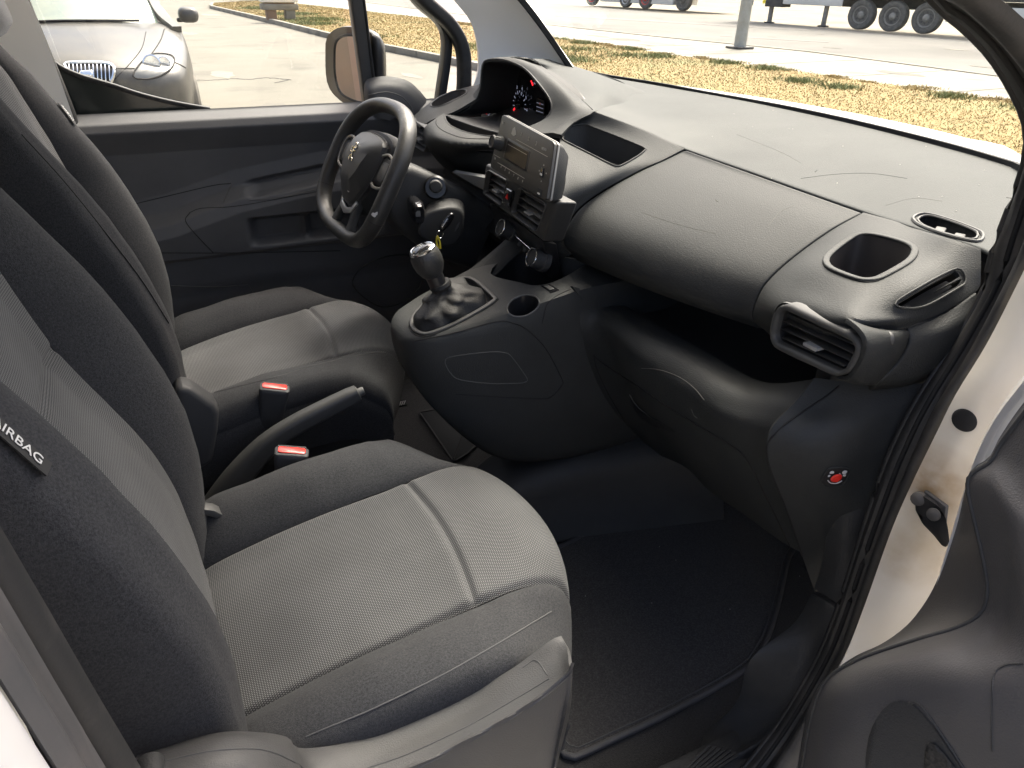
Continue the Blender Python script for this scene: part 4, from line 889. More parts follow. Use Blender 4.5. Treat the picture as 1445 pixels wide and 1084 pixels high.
# ---- air vent maker: frame ring, barrel, slats, tab
def vent(name, corners, depth, parent, nslat, frame_w=.008, flow=None, rnd=.25, slat_mat='slat', tab=True, tilt=.25, framemat='satin'):
    """corners TL TR BR BL as 3D points"""
    TL, TR, BR, BL = [np.array(c, float) for c in corners]; c = (TL+TR+BR+BL)/4
    n = np.cross(TR-TL, BL-TL); n /= np.linalg.norm(n); n = n if n@(CAM-c) > 0 else -n
    n = n if n[0] < 0 else -n
    def bil(u, v): return (TL*(1-u)+TR*u)*(1-v)+(BL*(1-u)+BR*u)*v
    wd = np.linalg.norm(TR-TL); ht = np.linalg.norm(BL-TL)
    def ring(e, off):
        out = []; ww, hh = wd+2*e, ht+2*e
        for a, b in rrect(ww, hh, min(rnd*hh+max(e, 0), hh*.49), 5): out.append(bil(.5+a/wd, .5-b/ht)-n*off)
        return out
    fr = loft(name, [ring(frame_w, .014), ring(frame_w, .002), ring(frame_w*.75, -.001), ring(frame_w*.35, -.0015), ring(0.0, .0005), ring(-.0008, .004), ring(-.001, depth)], M[framemat], parent, cap=False)
    prism('vent_back', ring(-.001, depth*.85), -n*.002, M['pitch'], fr); loft('vent_throat', [ring(-.0012, .008), ring(-.002, depth*.84)], M['pitch'], fr, cap=False)
    ax = (TR-TL)/wd; vv = (BL-TL)/np.linalg.norm(BL-TL)
    for i in range(nslat):
        v = (i+.6)/(nslat+.2); ins = .03 if .2 < v < .8 else .07
        a = bil(ins, v)-n*.006; b = bil(1-ins, v)-n*.006; hgt = vv*.0014
        d = (-n*.016+vv*(-.016*tilt))
        prism('slat', [a, b, b+d, a+d], hgt, M['satin' if slat_mat == 'slat' else slat_mat], fr, .0005, 1)
    for i in range(4):
        u = (i+1)/5; prism('blade', [bil(u, .12)-n*.026, bil(u, .88)-n*.026, bil(u, .88)-n*.04, bil(u, .12)-n*.04], ax*.0015, M['dark'], fr)
    if tab:
        v = (nslat//2+.6)/(nslat+.2); p = bil(.52, v)+n*.001
        prism('vent_tab', [p-ax*.012, p+ax*.012, p+ax*.012-n*.012, p-ax*.012-n*.012], vv*.005, M['tabgrey'], fr, .001, 2)
    return fr
# passenger side vent
vc = [W(1100, 434, x=.236), W(1211, 486, x=.212), W(1189, 528, x=.219), W(1089, 481, x=.243)]
sv = vent('side_vent', vc, .05, dash, 4, .010, rnd=.28, slat_mat='slatdark')
# housing around the vent running back into the dash
c0 = (vc[0]+vc[1]+vc[2]+vc[3])/4
vwd = np.linalg.norm(vc[1]-vc[0]); vht = np.linalg.norm(vc[3]-vc[0])
def exp_ring(e, off, dy=0, dz=0):
    out = []
    for a, b in rrect(vwd+2*e, vht+2*e, (vht*.28+e)*.9, 6):
        u = .5+a/vwd; v = .5-b/vht; out.append((vc[0]*(1-u)+vc[1]*u)*(1-v)+(vc[3]*(1-u)+vc[2]*u)*v+V(off, dy, dz))
    return out
loft('vent_housing', [exp_ring(.0096, .002), exp_ring(.0102, .005), exp_ring(.006, .02, -.0, -.003), exp_ring(-.002, .05, -.0, -.006)], M['satin2'], dash, cap=False)
r0_ = col([(1196, 449, 'x', .216), (1212, 462, 'x', .210), (1222, 476, 'x', .208), (1223, 493, 'x', .209), (1213, 517, 'x', .214), (1197, 536, 'x', .219), (1180, 534, 'x', .224)])
r2_ = col([(1262, 468, 'y', -.697), (1276, 466, 'y', -.70), (1285, 470, 'y', -.702), (1285, 488, 'y', -.702), (1270, 512, 'y', -.702), (1240, 541, 'y', -.698), (1222, 543, 'y', -.69)])
r1_ = [(a+b)/2+V(-.004, -.003, 0) for a, b in zip(r0_, r2_)]
shell('vent_surround', grid([r0_, r1_, r2_], 30, 20), M['dash'], dash, .005, eye=(-.6, -1.2, 1.4), round_=.001)
# ---- open shelf under the lid
sh_back = [V(.52, -.05, 1.04), V(.52, -.62, 1.04)]; 
shelf = shell('shelf_liner', grid([[V(.36, -.08, 1.05), V(.36, -.60, 1.05)], [V(.50, -.08, 1.045), V(.50, -.60, 1.045)], [V(.515, -.08, .985), V(.515, -.60, .985)], [V(.44, -.08, .93), V(.44, -.60, .945)], [V(.345, -.08, .925), V(.345, -.60, .945)], [V(.31, -.08, .935), V(.31, -.60, .965)]], 20, 40), M['dark'], dash, .004, eye=(-.3, -.3, 1.2))
box('shelf_end', (.30, -.625, .93), (.52, -.60, 1.10), M['dark'], dash, .004); box('shelf_end', (.30, -.08, .90), (.52, -.055, 1.08), M['dark'], dash, .004)
# ---- lower panel: rounded lip, then glovebox face; columns from the console (left) to the side trim (right)
def col(p): return [W(a, b, **{k: v}) for a, b, k, v in p]
lower = [
 col([(808, 404, 'y', -.128), (820, 424, 'y', -.130), (818, 446, 'y', -.131), (820, 470, 'y', -.131), (833, 520, 'y', -.128), (862, 575, 'y', -.118), (925, 640, 'y', -.105)]),
 col([(868, 425, 'x', .318), (862, 440, 'x', .283), (857, 455, 'x', .264), (858, 474, 'x', .258), (874, 525, 'x', .272), (912, 590, 'x', .322), (968, 660, 'x', .41)]),
 col([(930, 461, 'x', .314), (912, 472, 'x', .272), (900, 486, 'x', .252), (897, 504, 'x', .246), (910, 555, 'x', .260), (945, 620, 'x', .312), (1000, 692, 'x', .395)]),
 col([(1000, 499, 'x', .309), (980, 514, 'x', .262), (966, 531, 'x', .242), (960, 551, 'x', .236), (970, 603, 'x', .252), (1004, 665, 'x', .302), (1052, 728, 'x', .375)]),
 col([(1060, 533, 'x', .305), (1044, 553, 'x', .253), (1030, 573, 'x', .233), (1022, 595, 'x', .226), (1030, 648, 'x', .246), (1060, 706, 'x', .292), (1102, 764, 'x', .36)]),
 col([(1098, 541, 'x', .295), (1096, 562, 'x', .248), (1088, 588, 'x', .228), (1080, 612, 'x', .222), (1086, 663, 'x', .245), (1112, 724, 'x', .293), (1138, 784, 'x', .355)]),
 col([(1150, 535, 'x', .28), (1135, 568, 'x', .238), (1116, 592, 'x', .218), (1098, 622, 'x', .218), (1100, 668, 'x', .245), (1128, 730, 'x', .295), (1156, 800, 'x', .355)])]
lg = grid([cr(c, 40) for c in lower], 60, 80)
low = shell('lower_panel', lg, M['dash'], dash, .006, eye=(-.4, -.3, 1.4))
ltree = bvh(low)
groove('glovebox_seam', ltree, [(838, 500), (850, 512), (900, 545), (960, 585), (1030, 627), (1055, 650), (1078, 695), (1100, 740), (1118, 778)], dash, .0016)
groove('glovebox_seam', ltree, [(838, 500), (842, 520), (858, 555), (880, 592)], dash, .0012)
gh = onbody('glovebox_handle', [(888, 557), (897, 572), (915, 586), (938, 598), (955, 610), (940, 608), (915, 598), (896, 582)], M['pitch'], ltree, dash, .0006, .004)
groove('glovebox_handle_edge', ltree, [(889, 557), (899, 572), (917, 587), (936, 598)], dash, .0009, 24, M['satin'], lift=.001)  # paler strip on the handle lip, a highlight put into its colour
groove('scuff_mark', ltree, [(905, 520), (930, 522), (958, 532), (980, 548), (994, 565)], dash, .0006, 30, M['scuff'], lift=.0)
groove('scuff_mark', ltree, [(976, 578), (979, 586), (984, 590)], dash, .0006, 10, M['scuff'], lift=.0)
# underside of glovebox going forward
ub = lg[:, -1]; shell('glovebox_underside', np.array([lg[:, -1], lg[:, -1]+V(.10, 0, -.02), lg[:, -1]+V(.25, 0, -.0)]), M['dark'], dash, .004, eye=(.3, -.3, .2))
# ---- right side trim with the airbag switch
sr = [
 col([(1150, 533, 'y', -.640), (1124, 566, 'y', -.645), (1098, 592, 'y', -.650), (1083, 620, 'y', -.650), (1086, 660, 'y', -.648), (1112, 725, 'y', -.645), (1134, 790, 'y', -.645), (1150, 836, 'y', -.645)]),
 col([(1178, 537, 'y', -.652), (1150, 572, 'y', -.657), (1118, 600, 'y', -.662), (1104, 628, 'y', -.663), (1108, 665, 'y', -.662), (1134, 726, 'y', -.658), (1150, 780, 'y', -.655), (1160, 830, 'y', -.652)]),
 col([(1206, 540, 'y', -.664), (1184, 574, 'y', -.672), (1156, 600, 'y', -.680), (1134, 630, 'y', -.682), (1136, 665, 'y', -.680), (1152, 715, 'y', -.675), (1166, 765, 'y', -.668), (1172, 820, 'y', -.662)]),
 col([(1240, 542, 'y', -.678), (1222, 576, 'y', -.688), (1200, 604, 'y', -.697), (1176, 634, 'y', -.698), (1174, 668, 'y', -.697), (1180, 710, 'y', -.690), (1186, 755, 'y', -.682), (1186, 815, 'y', -.674)]),
 col([(1282, 542, 'y', -.697), (1266, 578, 'y', -.704), (1248, 610, 'y', -.708), (1226, 642, 'y', -.709), (1216, 674, 'y', -.707), (1210, 710, 'y', -.703), (1204, 752, 'y', -.697), (1198, 806, 'y', -.690)]),
 col([(1318, 541, 'y', -.715), (1304, 580, 'y', -.718), (1288, 620, 'y', -.72), (1268, 660, 'y', -.72), (1252, 695, 'y', -.718), (1238, 725, 'y', -.716), (1222, 760, 'y', -.714), (1206, 800, 'y', -.712)])]
srg = grid([cr(c, 40) for c in sr], 60, 50)
sid = shell('side_trim', srg, M['dash'], dash, .006, eye=(-.6, -1.2, 1.3)); stree = bvh(sid)
groove('side_trim_seam', stree, [(1184, 545), (1165, 560), (1120, 590), (1094, 612), (1082, 632), (1088, 665), (1112, 725), (1134, 790)], dash, .0013)
swo = trace(stree, [(1159, 676), (1168, 662), (1178, 659), (1195, 660), (1199, 664), (1193, 678), (1186, 684), (1164, 684)], 28, .001, True)
sw = onbody('airbag_switch', [(1159, 676), (1168, 662), (1178, 659), (1195, 660), (1199, 664), (1193, 678), (1186, 684), (1164, 684)], M['pitch'], stree, dash, .0012, .003)
sweep('switch_rim', swo, circ(.0011, 5), M['dash'], sw, closed=True)
onbody('switch_knob', [(1178.5+8*math.cos(a), 671.5-5.2*math.sin(a)-2*math.cos(a)) for a in np.linspace(0, 6.28, 12, endpoint=False)], M['red'], stree, sw, .005, .004)
for pts in ([(1170, 667), (1172, 664), (1176, 664), (1176, 667)], [(1188, 665), (1191, 663), (1195, 664), (1192, 668), (1188, 668)], [(1168, 670), (1171, 669), (1171, 671), (1168, 672)], [(1189, 669), (1193, 668.5), (1192, 671), (1189, 671)], [(1183, 667), (1185, 667), (1186.5, 669.5), (1184.5, 670)]):
    onbody('switch_print', pts, M['print'], stree, sw, .0018, .0008, n=12)
P = trace(stree, [(1167.5, 676), (1171, 679.5), (1178, 680.5), (1184, 678.5), (1187, 676.5)], 14, .002); sweep('switch_print', P, [(-.0006, -.0003), (.0006, -.0003), (.0006, .0003), (-.0006, .0003)], M['print'], sw, up=(-.5, -.8, .3))
# ---- centre: lip under the lid to the left, knee panel beside the console
kn = [col([(782, 362, 'x', .26), (800, 364, 'x', .27), (836, 370, 'x', .30), (880, 380, 'x', .33)]),
      col([(786, 390, 'x', .27), (800, 395, 'x', .27), (832, 392, 'x', .30), (872, 392, 'x', .33)]),
      col([(798, 408, 'x', .30), (812, 412, 'x', .29), (836, 410, 'x', .31), (866, 402, 'x', .34)])]
shell('knee_panel', grid(kn, 24, 20), M['dash'], dash, .005)
dv = [col([(887, 378, 'y', -.09), (893, 390, 'y', -.09), (904, 432, 'y', -.095)]), col([(880, 382, 'y', -.08), (882, 400, 'y', -.08), (893, 436, 'y', -.08)])]
shell('shelf_divider', grid(dv, 8, 10), M['dash'], dash, .006)
# filler between radio, lid and tray : centre fascia
cf = [col([(838, 157, 'x', .385), (905, 182, 'x', .455), (966, 210, 'x', .498)]),
      col([(806, 172, 'x', .345), (870, 200, 'x', .40), (935, 226, 'x', .448)]),
      col([(790, 196, 'x', .30), (850, 235, 'x', .335), (902, 241, 'x', .400)]),
      col([(798, 250, 'x', .255), (828, 262, 'x', .285), (849, 270, 'x', .32)]),
      col([(790, 290, 'x', .225), (800, 296, 'x', .245), (814, 297, 'x', .268)]),
      col([(780, 330, 'x', .215), (788, 332, 'x', .23), (795, 328, 'x', .246)]),
      col([(770, 352, 'x', .22), (778, 356, 'x', .235), (793, 348, 'x', .247)]),
      col([(775, 366, 'x', .25), (785, 366, 'x', .255), (803, 362, 'x', .262)])]
cfg = grid([cr(r, 30) for r in cf], 40, 90)
cfa = shell('centre_fascia', cfg, M['dash'], dash, .006, round_=.0015); cft = bvh(cfa)
tr_ = trace(cft, [(786, 188), (800, 180), (824, 176), (840, 181), (905, 207), (909, 213), (898, 222), (876, 234), (866, 234), (828, 215), (795, 198)], 44, 0, True)
cut(cfa, [cutter([p+V(0, 0, .05) for p in tr_], (0, 0, -.12))])
tc = np.mean(tr_, 0); loft('centre_tray', [[p+V(0, 0, -.001) for p in tr_], [tc+(p-tc)*.94+V(0, 0, -.05) for p in tr_], [tc+(p-tc)*.02+V(0, 0, -.052) for p in tr_]], M['dark'], dash, cap=False)
sweep('tray_rim', [p+V(0, 0, .0005) for p in tr_], circ(.0018, 6), M['dash'], dash, closed=True)
# ---- instrument hood and cluster
rimp = [(640, 163, 'y', .60), (664, 150, 'y', .585), (677, 128, 'y', .575), (680, 98, 'y', .565), (686, 86, 'y', .54), (712, 86, 'y', .47), (738, 97, 'y', .37), (758, 118, 'y', .28), (774, 140, 'y', .225), (777, 155, 'y', .205), (768, 168, 'y', .20), (752, 176, 'y', .205), (738, 182, 'y', .21)]
rim_ = cr(col(rimp), 60)
ridge = [(628, 152, 'y', .64), (664, 140, 'y', .62), (677, 118, 'y', .60), (681, 90, 'y', .585), (690, 83, 'y', .56), (722, 82, 'y', .47), (752, 92, 'y', .36), (778, 110, 'y', .27), (800, 133, 'y', .20), (806, 152, 'y', .165), (800, 165, 'y', .155), (782, 180, 'y', .15), (766, 188, 'y', .15)]
ridge_ = cr(col(ridge), 60)
outr = [(628, 152, 'y', .66), (670, 130, 'y', .66), (690, 100, 'y', .66), (708, 85, 'y', .64), (720, 80, 'y', .60), (745, 83, 'y', .50), (772, 98, 'x', .52), (798, 120, 'x', .47), (822, 142, 'x', .42), (838, 157, 'x', .385), (826, 164, 'x', .365), (808, 174, 'x', .34), (792, 190, 'x', .30)]
outr_ = cr(col(outr), 60)
hood = shell('instrument_hood', np.array([cr([a, b*.98+a*.02, (b+c)/2+V(0, 0, .002), c], 16) for a, b, c in zip(rim_, ridge_, outr_)]).transpose(1, 0, 2), M['dash'], dash, .004, eye=(-.2, -.6, 2.2))
# hood rear surface merging into the top panel
hb0 = col([(745, 83, 'y', .50), (772, 98, 'x', .52), (798, 120, 'x', .47), (822, 142, 'x', .42), (838, 157, 'x', .385)])
hb1 = col([(775, 84, 'x', .60), (800, 95, 'x', .62), (832, 113, 'x', .58), (854, 132, 'x', .53)])+[onp(868, 151, -.004)]
hb2 = col([(812, 94, 'x', .68), (842, 104, 'x', .70), (868, 118, 'x', .68)])+[onp(886, 134, .001), onp(898, 146, -.004)]
hb3 = [onp(x_, y_, -.003) for x_, y_ in ((915, 129), (920, 131), (925, 133), (930, 135), (934, 137))]
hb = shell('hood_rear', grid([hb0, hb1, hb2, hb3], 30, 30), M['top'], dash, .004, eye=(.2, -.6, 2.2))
groove('hood_seam', bvh(hb, hood), [(758, 88), (772, 98), (798, 120), (822, 142), (836, 155)], dash, .0013)
# inner walls of the hood and the cluster face
cc = V(.40, .385, 1.215); ax_ = V(-.93, -.12, .30); ax_ /= np.linalg.norm(ax_)
sx_, bx_, nx_ = basis(ax_)
inner = [V(.43, p[1]*.94+.022, 1.19+(p[2]-1.19)*.88) for p in rim_]
shell('hood_inner', np.array([cr([a, a*.6+b*.4+V(0, 0, .0), b], 12) for a, b in zip(rim_, inner)]).transpose(1, 0, 2), M['pitch'], dash, .003, eye=(0, .38, 1.2))
ctr = V(.43, .385, 1.21)
prism('instrument_panel', inner+[V(.43, .24, 1.15), V(.43, .56, 1.14)], (.004, 0, 0), M['gloss'], dash)
box('instrument_backing', (.437, .60, 1.05), (.45, .80, 1.215), M['pitch'], dash); box('instrument_backing', (.437, .17, 1.05), (.45, .745, 1.232), M['pitch'], dash)
def gauge(px, py, r, n, a0, a1, labels, nee, size=.010):
    c = W(px, py, x=.424); s, b, _ = V(0, -1, 0), V(0, 0, 1), 0
    gg = lathe('gauge', [(r*.16, 0), (r*.16, .008), (r*.10, .010)], c, (-1, 0, 0), M['pitch'], dash, 16)
    for k in range(n*2-1):
        a = a0+(a1-a0)*k/(2*n-2); d = s*math.sin(a)+b*math.cos(a); t0 = s*math.cos(a)-b*math.sin(a); l = .008 if k % 2 == 0 else .004
        p = c+d*r; prism('tick', [p-t0*.0008, p+t0*.0008, p+t0*.0008-d*l, p-t0*.0008-d*l], (-.0008, 0, 0), M['dial'], gg)
    for k, lb in enumerate(labels):
        a = a0+(a1-a0)*k/(len(labels)-1); d = s*math.sin(a)+b*math.cos(a); text('digit', lb, c+d*(r+.008)+V(-.001, 0, 0), (-1, 0, 0), (0, 0, 1), size, M['dial'], gg, .0003)
    d = s*math.sin(nee)+b*math.cos(nee); t0 = s*math.cos(nee)-b*math.sin(nee)
    prism('needle', [c+V(-.009, 0, 0)+d*r*.25-t0*.0022, c+V(-.009, 0, 0)+d*r*.25+t0*.0022, c+V(-.009, 0, 0)+d*r*1.0+t0*.001, c+V(-.009, 0, 0)+d*r*1.0-t0*.001], (-.001, 0, 0), M['needle'], gg)
    return gg
gauge(733, 150, .036, 8, -2.3, 2.3, ['0', '1', '2', '3', '4', '5', '6', '7'], -2.25, .011)
gauge(758, 122, .018, 3, -1.2, 1.2, ['', '', ''], -.9)
gauge(697, 150, .036, 9, -2.3, 2.3, ['20', '40', '60', '80', '100', '120', '140', '160', '180'], -2.25, .009)
dsp = W(762, 154, x=.4235); pl_ = plate('trip_display', dsp, (-1, 0, 0), .042, .042, .003, .001, M['screen'], dash)
for k in range(4): plate('display_line', dsp+V(-.0008, 0, .012-.009*k), (-1, 0, 0), .034, .0008, .0003, .0004, M['dial'], pl_, k=1)
lathe('warning_lamp', [(.003, 0), (.003, .001)], dsp+V(-.001, -.002, .012), (-1, 0, 0), M['needle2'], pl_, 12)
# ---- driver side shelf in front of the cluster, cup holder, left vent
def zr(p): return [W(a, b, z=c) for a, b, c in p]
ds = [zr([(626, 160, 1.185), (645, 168, 1.18), (672, 178, 1.18), (700, 186, 1.18), (730, 190, 1.18), (770, 192, 1.19)]),
      zr([(614, 168, 1.18), (625, 184, 1.172), (655, 194, 1.17), (690, 195, 1.17), (725, 197, 1.17), (765, 202, 1.18)]),
      zr([(601, 178, 1.168), (614, 196, 1.158), (645, 206, 1.155), (682, 206, 1.157), (718, 206, 1.16), (755, 212, 1.17)]),
      zr([(597, 188, 1.15), (606, 205, 1.135), (640, 216, 1.130), (680, 215, 1.135), (712, 216, 1.14), (750, 222, 1.15)]),
      zr([(598, 200, 1.12), (612, 218, 1.10), (642, 232, 1.095), (680, 236, 1.10), (705, 238, 1.105), (745, 240, 1.11)]),
      zr([(604, 210, 1.09), (622, 232, 1.065), (648, 246, 1.055), (680, 256, 1.055), (700, 258, 1.06), (740, 256, 1.07)])]
A0 = np.array(cr(ds[0], 30)); A1 = A0*.4+np.linspace(V(.43, .60, 1.17), V(.43, .17, 1.19), 30)*.6+V(0, 0, -.005); A2 = np.linspace(V(.435, .60, 1.20), V(.435, .17, 1.21), 30)
shell('cluster_floor', grid([A0+V(.002, 0, -.001), A1, A2], 30, 16), M['dark'], dash, .003)
dsg = grid([cr(r, 30) for r in ds], 70, 50); dsh = shell('driver_shelf', dsg, M['dash'], dash, .006); dst = bvh(dsh)
groove('driver_shelf_seam', dst, [(616, 166), (616, 176), (628, 186), (655, 195), (690, 196), (722, 197)], dash, .0011)
rc = trace(dst, [(628, 163.5), (640, 168), (668, 178), (692, 185), (712, 190), (704, 193), (680, 191), (655, 186), (634, 176)], 36, 0, True)
if len(rc) > 20:
    cut(dsh, [cutter([p+V(0, 0, .03) for p in rc], (0, 0, -.07))]); tc = np.mean(rc, 0)
    loft('shelf_well', [[p for p in rc], [tc+(p-tc)*.9+V(0, 0, -.03) for p in rc], [tc+(p-tc)*.02+V(0, 0, -.031) for p in rc]], M['pitch'], dash, cap=False)
    sweep('well_rim', rc, circ(.0016, 6), M['satin'], dash, closed=True)
shell('shelf_underside', np.array([dsg[-1], dsg[-1]+V(.03, 0, -.03), dsg[-1]+V(.09, 0, -.055), dsg[-1]+V(.14, 0, -.055)]), M['dark'], dash, .004, eye=(0, .3, .8))
le = [col([(582, 165, 'y', .70), (600, 150, 'y', .71), (624, 135, 'y', .72), (655, 124, 'y', .73), (690, 116, 'y', .74)]),
      col([(586, 172, 'y', .64), (605, 158, 'y', .64), (634, 142, 'y', .64), (664, 132, 'y', .65), (690, 126, 'y', .66)]),
      col([(592, 180, 'y', .60), (612, 168, 'y', .59), (640, 158, 'y', .585), (668, 142, 'y', .58), (684, 130, 'y', .58)])]
leg_ = grid([cr(r, 20) for r in le], 40, 30); ler = shell('driver_end_pod', leg_, M['dash'], dash, .006); let = bvh(ler)
rc = trace(let, [(608, 147), (622, 136), (640, 129), (656, 127), (658, 132), (642, 141), (624, 149), (611, 151)], 32, 0, True)
if len(rc) > 20:
    cut(ler, [cutter([p+V(0, 0, .03) for p in rc], (0, 0, -.08))]); tc = np.mean(rc, 0)
    cl_ = loft('driver_cup_holder', [[p for p in rc], [tc+(p-tc)*.9+V(0, 0, -.05) for p in rc], [tc+(p-tc)*.02+V(0, 0, -.052) for p in rc]], M['well'], dash, cap=False)
    sweep('cup_holder_rim', rc, circ(.0022, 6), M['satin2'], cl_, closed=True)
vent('driver_vent', [W(578, 168, x=.19), W(602, 184, x=.19), W(600, 214, x=.195), W(578, 200, x=.195)], .03, dash, 4, .006, tab=True)
# ---- centre vents block below the radio
CBc = [W(686, 234, x=.172), W(782, 288, x=.160), W(764, 336, x=.172), W(680, 272, x=.186)]
vb = prism('centre_vent_block', [CBc[0]+V(0, .004, .004), CBc[1]+V(0, -.006, .004), CBc[2]+V(0, -.006, -.006), CBc[3]+V(0, .004, -.004)], (.042, -.003, -.003), M['satin2'], dash, .007, 3)
nn_ = np.cross(CBc[1]-CBc[0], CBc[3]-CBc[0]); nn_ /= np.linalg.norm(nn_); nn_ = nn_ if nn_[0] < 0 else -nn_
def cb(u, v, off=.001): return (CBc[0]*(1-u)+CBc[1]*u)*(1-v)+(CBc[3]*(1-u)+CBc[2]*u)*v+nn_*off
cut(vb, [cutter([cb((u0+u1)/2+a*(u1-u0), 0.505-b*.85, .02) for a, b in rrect(1, 1, .14, 4)], -nn_*.06) for u0, u1 in ((.04, .37), (.53, .93))])
vent('centre_vent', [cb(.045, .09), cb(.365, .09), cb(.365, .92), cb(.045, .92)], .03, dash, 4, .003, rnd=.14)
vent('centre_vent', [cb(.535, .09), cb(.925, .09), cb(.925, .92), cb(.535, .92)], .03, dash, 4, .003, rnd=.14)
hz = loft('hazard_switch', [[cb(.45+a, .5-b*1.0, o) for a, b in rrect(.11*k, .50*k, .03*k, 3)] for o, k in ((.002, 1.1), (.004, 1.1), (.004, 1), (.006, .95))], M['gloss'], dash)
tri = [cb(.42, .50, .0068), cb(.455, .56, .0068), cb(.455, .40, .0068)]; prism('hazard_triangle', [cb(.43, .52, .0066), cb(.47, .54, .0066), cb(.452, .36, .0066)], nn_*.0006, M['red'], hz)
# side of the console fascia: dark climate panel with three knobs
C1, C2 = W(700, 300, x=.215), W(778, 372, x=.205)
cp_ = [W(690, 290, x=.20), W(772, 346, x=.195), W(784, 392, x=.25), W(770, 388, x=.25), W(712, 345, x=.26)]
prism('climate_panel', [W(690, 286, x=.195), W(766, 340, x=.185), W(776, 392, x=.235), W(705, 338, x=.25)], (.03, 0, -.01), M['gloss2'], dash, .004)
for (x, y, r) in ((716, 324, .018), (760, 366, .019)):
    c = W(x, y, x=.195); k = lathe('climate_knob', [(r*1.12, -.016), (r*1.12, -.006), (r, -.004), (r*.93, .016), (r*.8, .018), (r*.72, .015)], c, (-.92, .02, .38), M['dark'], dash, 28)
    tube('knob_ring', [c+np.array(basis((-.92, .02, .38))[0])*r*.9*math.cos(a)+np.array(basis((-.92, .02, .38))[1])*r*.9*math.sin(a)+np.array(basis((-.92, .02, .38))[2])*.0165 for a in np.linspace(0, 6.28, 20, endpoint=False)], .0012, M['chrome'], k, closed=True, res=40, n=5)
tube('climate_trim', [W(727, 333, x=.197), W(742, 346, x=.197), W(753, 356, x=.197)], .0012, M['chrome'], dash)
for x, y in ((734, 340), (742, 348), (749, 355)):
    plate('climate_button', W(x-2, y+4, x=.20), (-.92, .02, .38), .009, .008, .002, .004, M['satin'], dash)
# core that closes the inside of the dash, so nothing shows through from elsewhere
prism('dash_core', [(.53, -.70, 1.17), (.78, -.70, 1.19), (.86, -.70, .60), (.60, -.70, .60), (.56, -.70, .90)], (0, 1.45, 0), M['pitch'], dash)
prism('driver_knee_panel', [(.30, .135, 1.03), (.30, .135, .74), (.50, .135, .66), (.50, .135, 1.03)], (0, .64, 0), M['pitch'], dash, .02)
prism('under_dash_cover', [(.26, .12, .96), (.46, .12, 1.16), (.60, .12, 1.05), (.60, .12, .70), (.48, .12, .72)], (0, .62, 0), M['pitch'], dash)
prism('beige_bracket', [W(638, 243, y=.42), W(670, 262, y=.36), W(722, 285, y=.2), W(722, 268, y=.2), W(690, 252, y=.26)], (.01, 0, .004), M['head2'], dash)
# ============================================================ RADIO
rad = thing('car_radio', 'black car radio with small screen and round knob standing proud of the dash', 'radio')
RC = [W(709, 161, x=.168), W(783, 201, x=.166), W(771, 284, x=.140), W(691, 236, x=.142)]   # TL TR BR BL
rn = np.cross(RC[1]-RC[0], RC[3]-RC[0]); rn /= np.linalg.norm(rn); rn = rn if rn[0] < 0 else -rn
def rb(u, v, off=0): return (RC[0]*(1-u)+RC[1]*u)*(1-v)+(RC[3]*(1-u)+RC[2]*u)*v+rn*off
rup = (RC[0]-RC[3])/np.linalg.norm(RC[0]-RC[3])
def rpoly(u0, u1, v0, v1, off, r=.15, k=3): 
    return [rb((u0+u1)/2+a*(u1-u0), (v0+v1)/2-b*(v1-v0), off) for a, b in rrect(1, 1, r, k)]
prism('faceplate', rpoly(0, 1, 0, 1, .0, .05), -rn*.006, M['radio'], rad, .0012)
prism('silver_edge', rpoly(-.008, 1.008, -.012, 1.012, -.0062, .05), -rn*.004, M['satinmetal2'], rad, .001)
loft('radio_housing', [rpoly(0, 1, 0, 1, -.0103, .06), rpoly(.0, .995, .02, 1.0, -.020, .06), rpoly(.05, .95, .14, .96, -.036, .08)], M['dark'], rad)
scr = prism('screen_frame', rpoly(.20, .64, .34, .72, .0008, .06), -rn*.002, M['gloss2'], rad, .0005)
prism('screen', rpoly(.225, .615, .38, .69, .0014, .03), -rn*.001, M['screen'], scr)
prism('screen_line', rpoly(.24, .60, .435, .442, .0018, .01, 1), -rn*.0006, M['printdim'], scr)
kc = rb(.10, .50, .0); kn_ = lathe('volume_knob', [(.0135, 0), (.0125, .004), (.0115, .018), (.0105, .0195), (.009, .018)], kc, rn, M['dark'], rad, 28)
for k in range(14):
    a = k*2*math.pi/14; s, b, _ = basis(rn); p = kc+(s*math.cos(a)+b*math.sin(a))*.0118+rn*.004; prism('knob_rib', [p-s*.0005, p+s*.0005, p+s*.0005+b*.0008, p-s*.0005+b*.0008], rn*.012, M['pitch'], kn_)
for lb, u, v, s in (('1', .43, .16, .009), ('2', .57, .17, .009), ('3', .71, .18, .009), ('4', .20, .885, .006), ('5', .28, .89, .006), ('6', .36, .895, .006), ('7', .44, .90, .006), ('8', .52, .905, .006), ('9', .60, .91, .006), ('MENU', .85, .20, .006), ('SRC', .06, .13, .006), ('TA', .06, .80, .006)):
    text('button_print', lb, rb(u, v, .0005), rn, rup, s, M['printdim'], rad, .0002)
for u0, u1, v in ((.36, .92, .285), (.12, .62, .84), (.03, .15, .74)): prism('button_line', rpoly(u0, u1, v, v+.008, .0004, .01, 1), -rn*.0004, M['printdim'], rad)
prism('rocker_switch', rpoly(.865, .905, .50, .66, .003, .1), -rn*.003, M['gloss'], rad, .0008); prism('rocker_print', rpoly(.868, .902, .60, .63, .0034, .1, 1), -rn*.0004, M['print'], rad)
for u, v in ((.885, .45), (.885, .73), (.83, .58), (.94, .56)): prism('arrow_print', [rb(u-.008, v+.012, .0006), rb(u+.008, v+.012, .0006), rb(u, v-.012, .0006)], -rn*.0004, M['printdim'], rad)
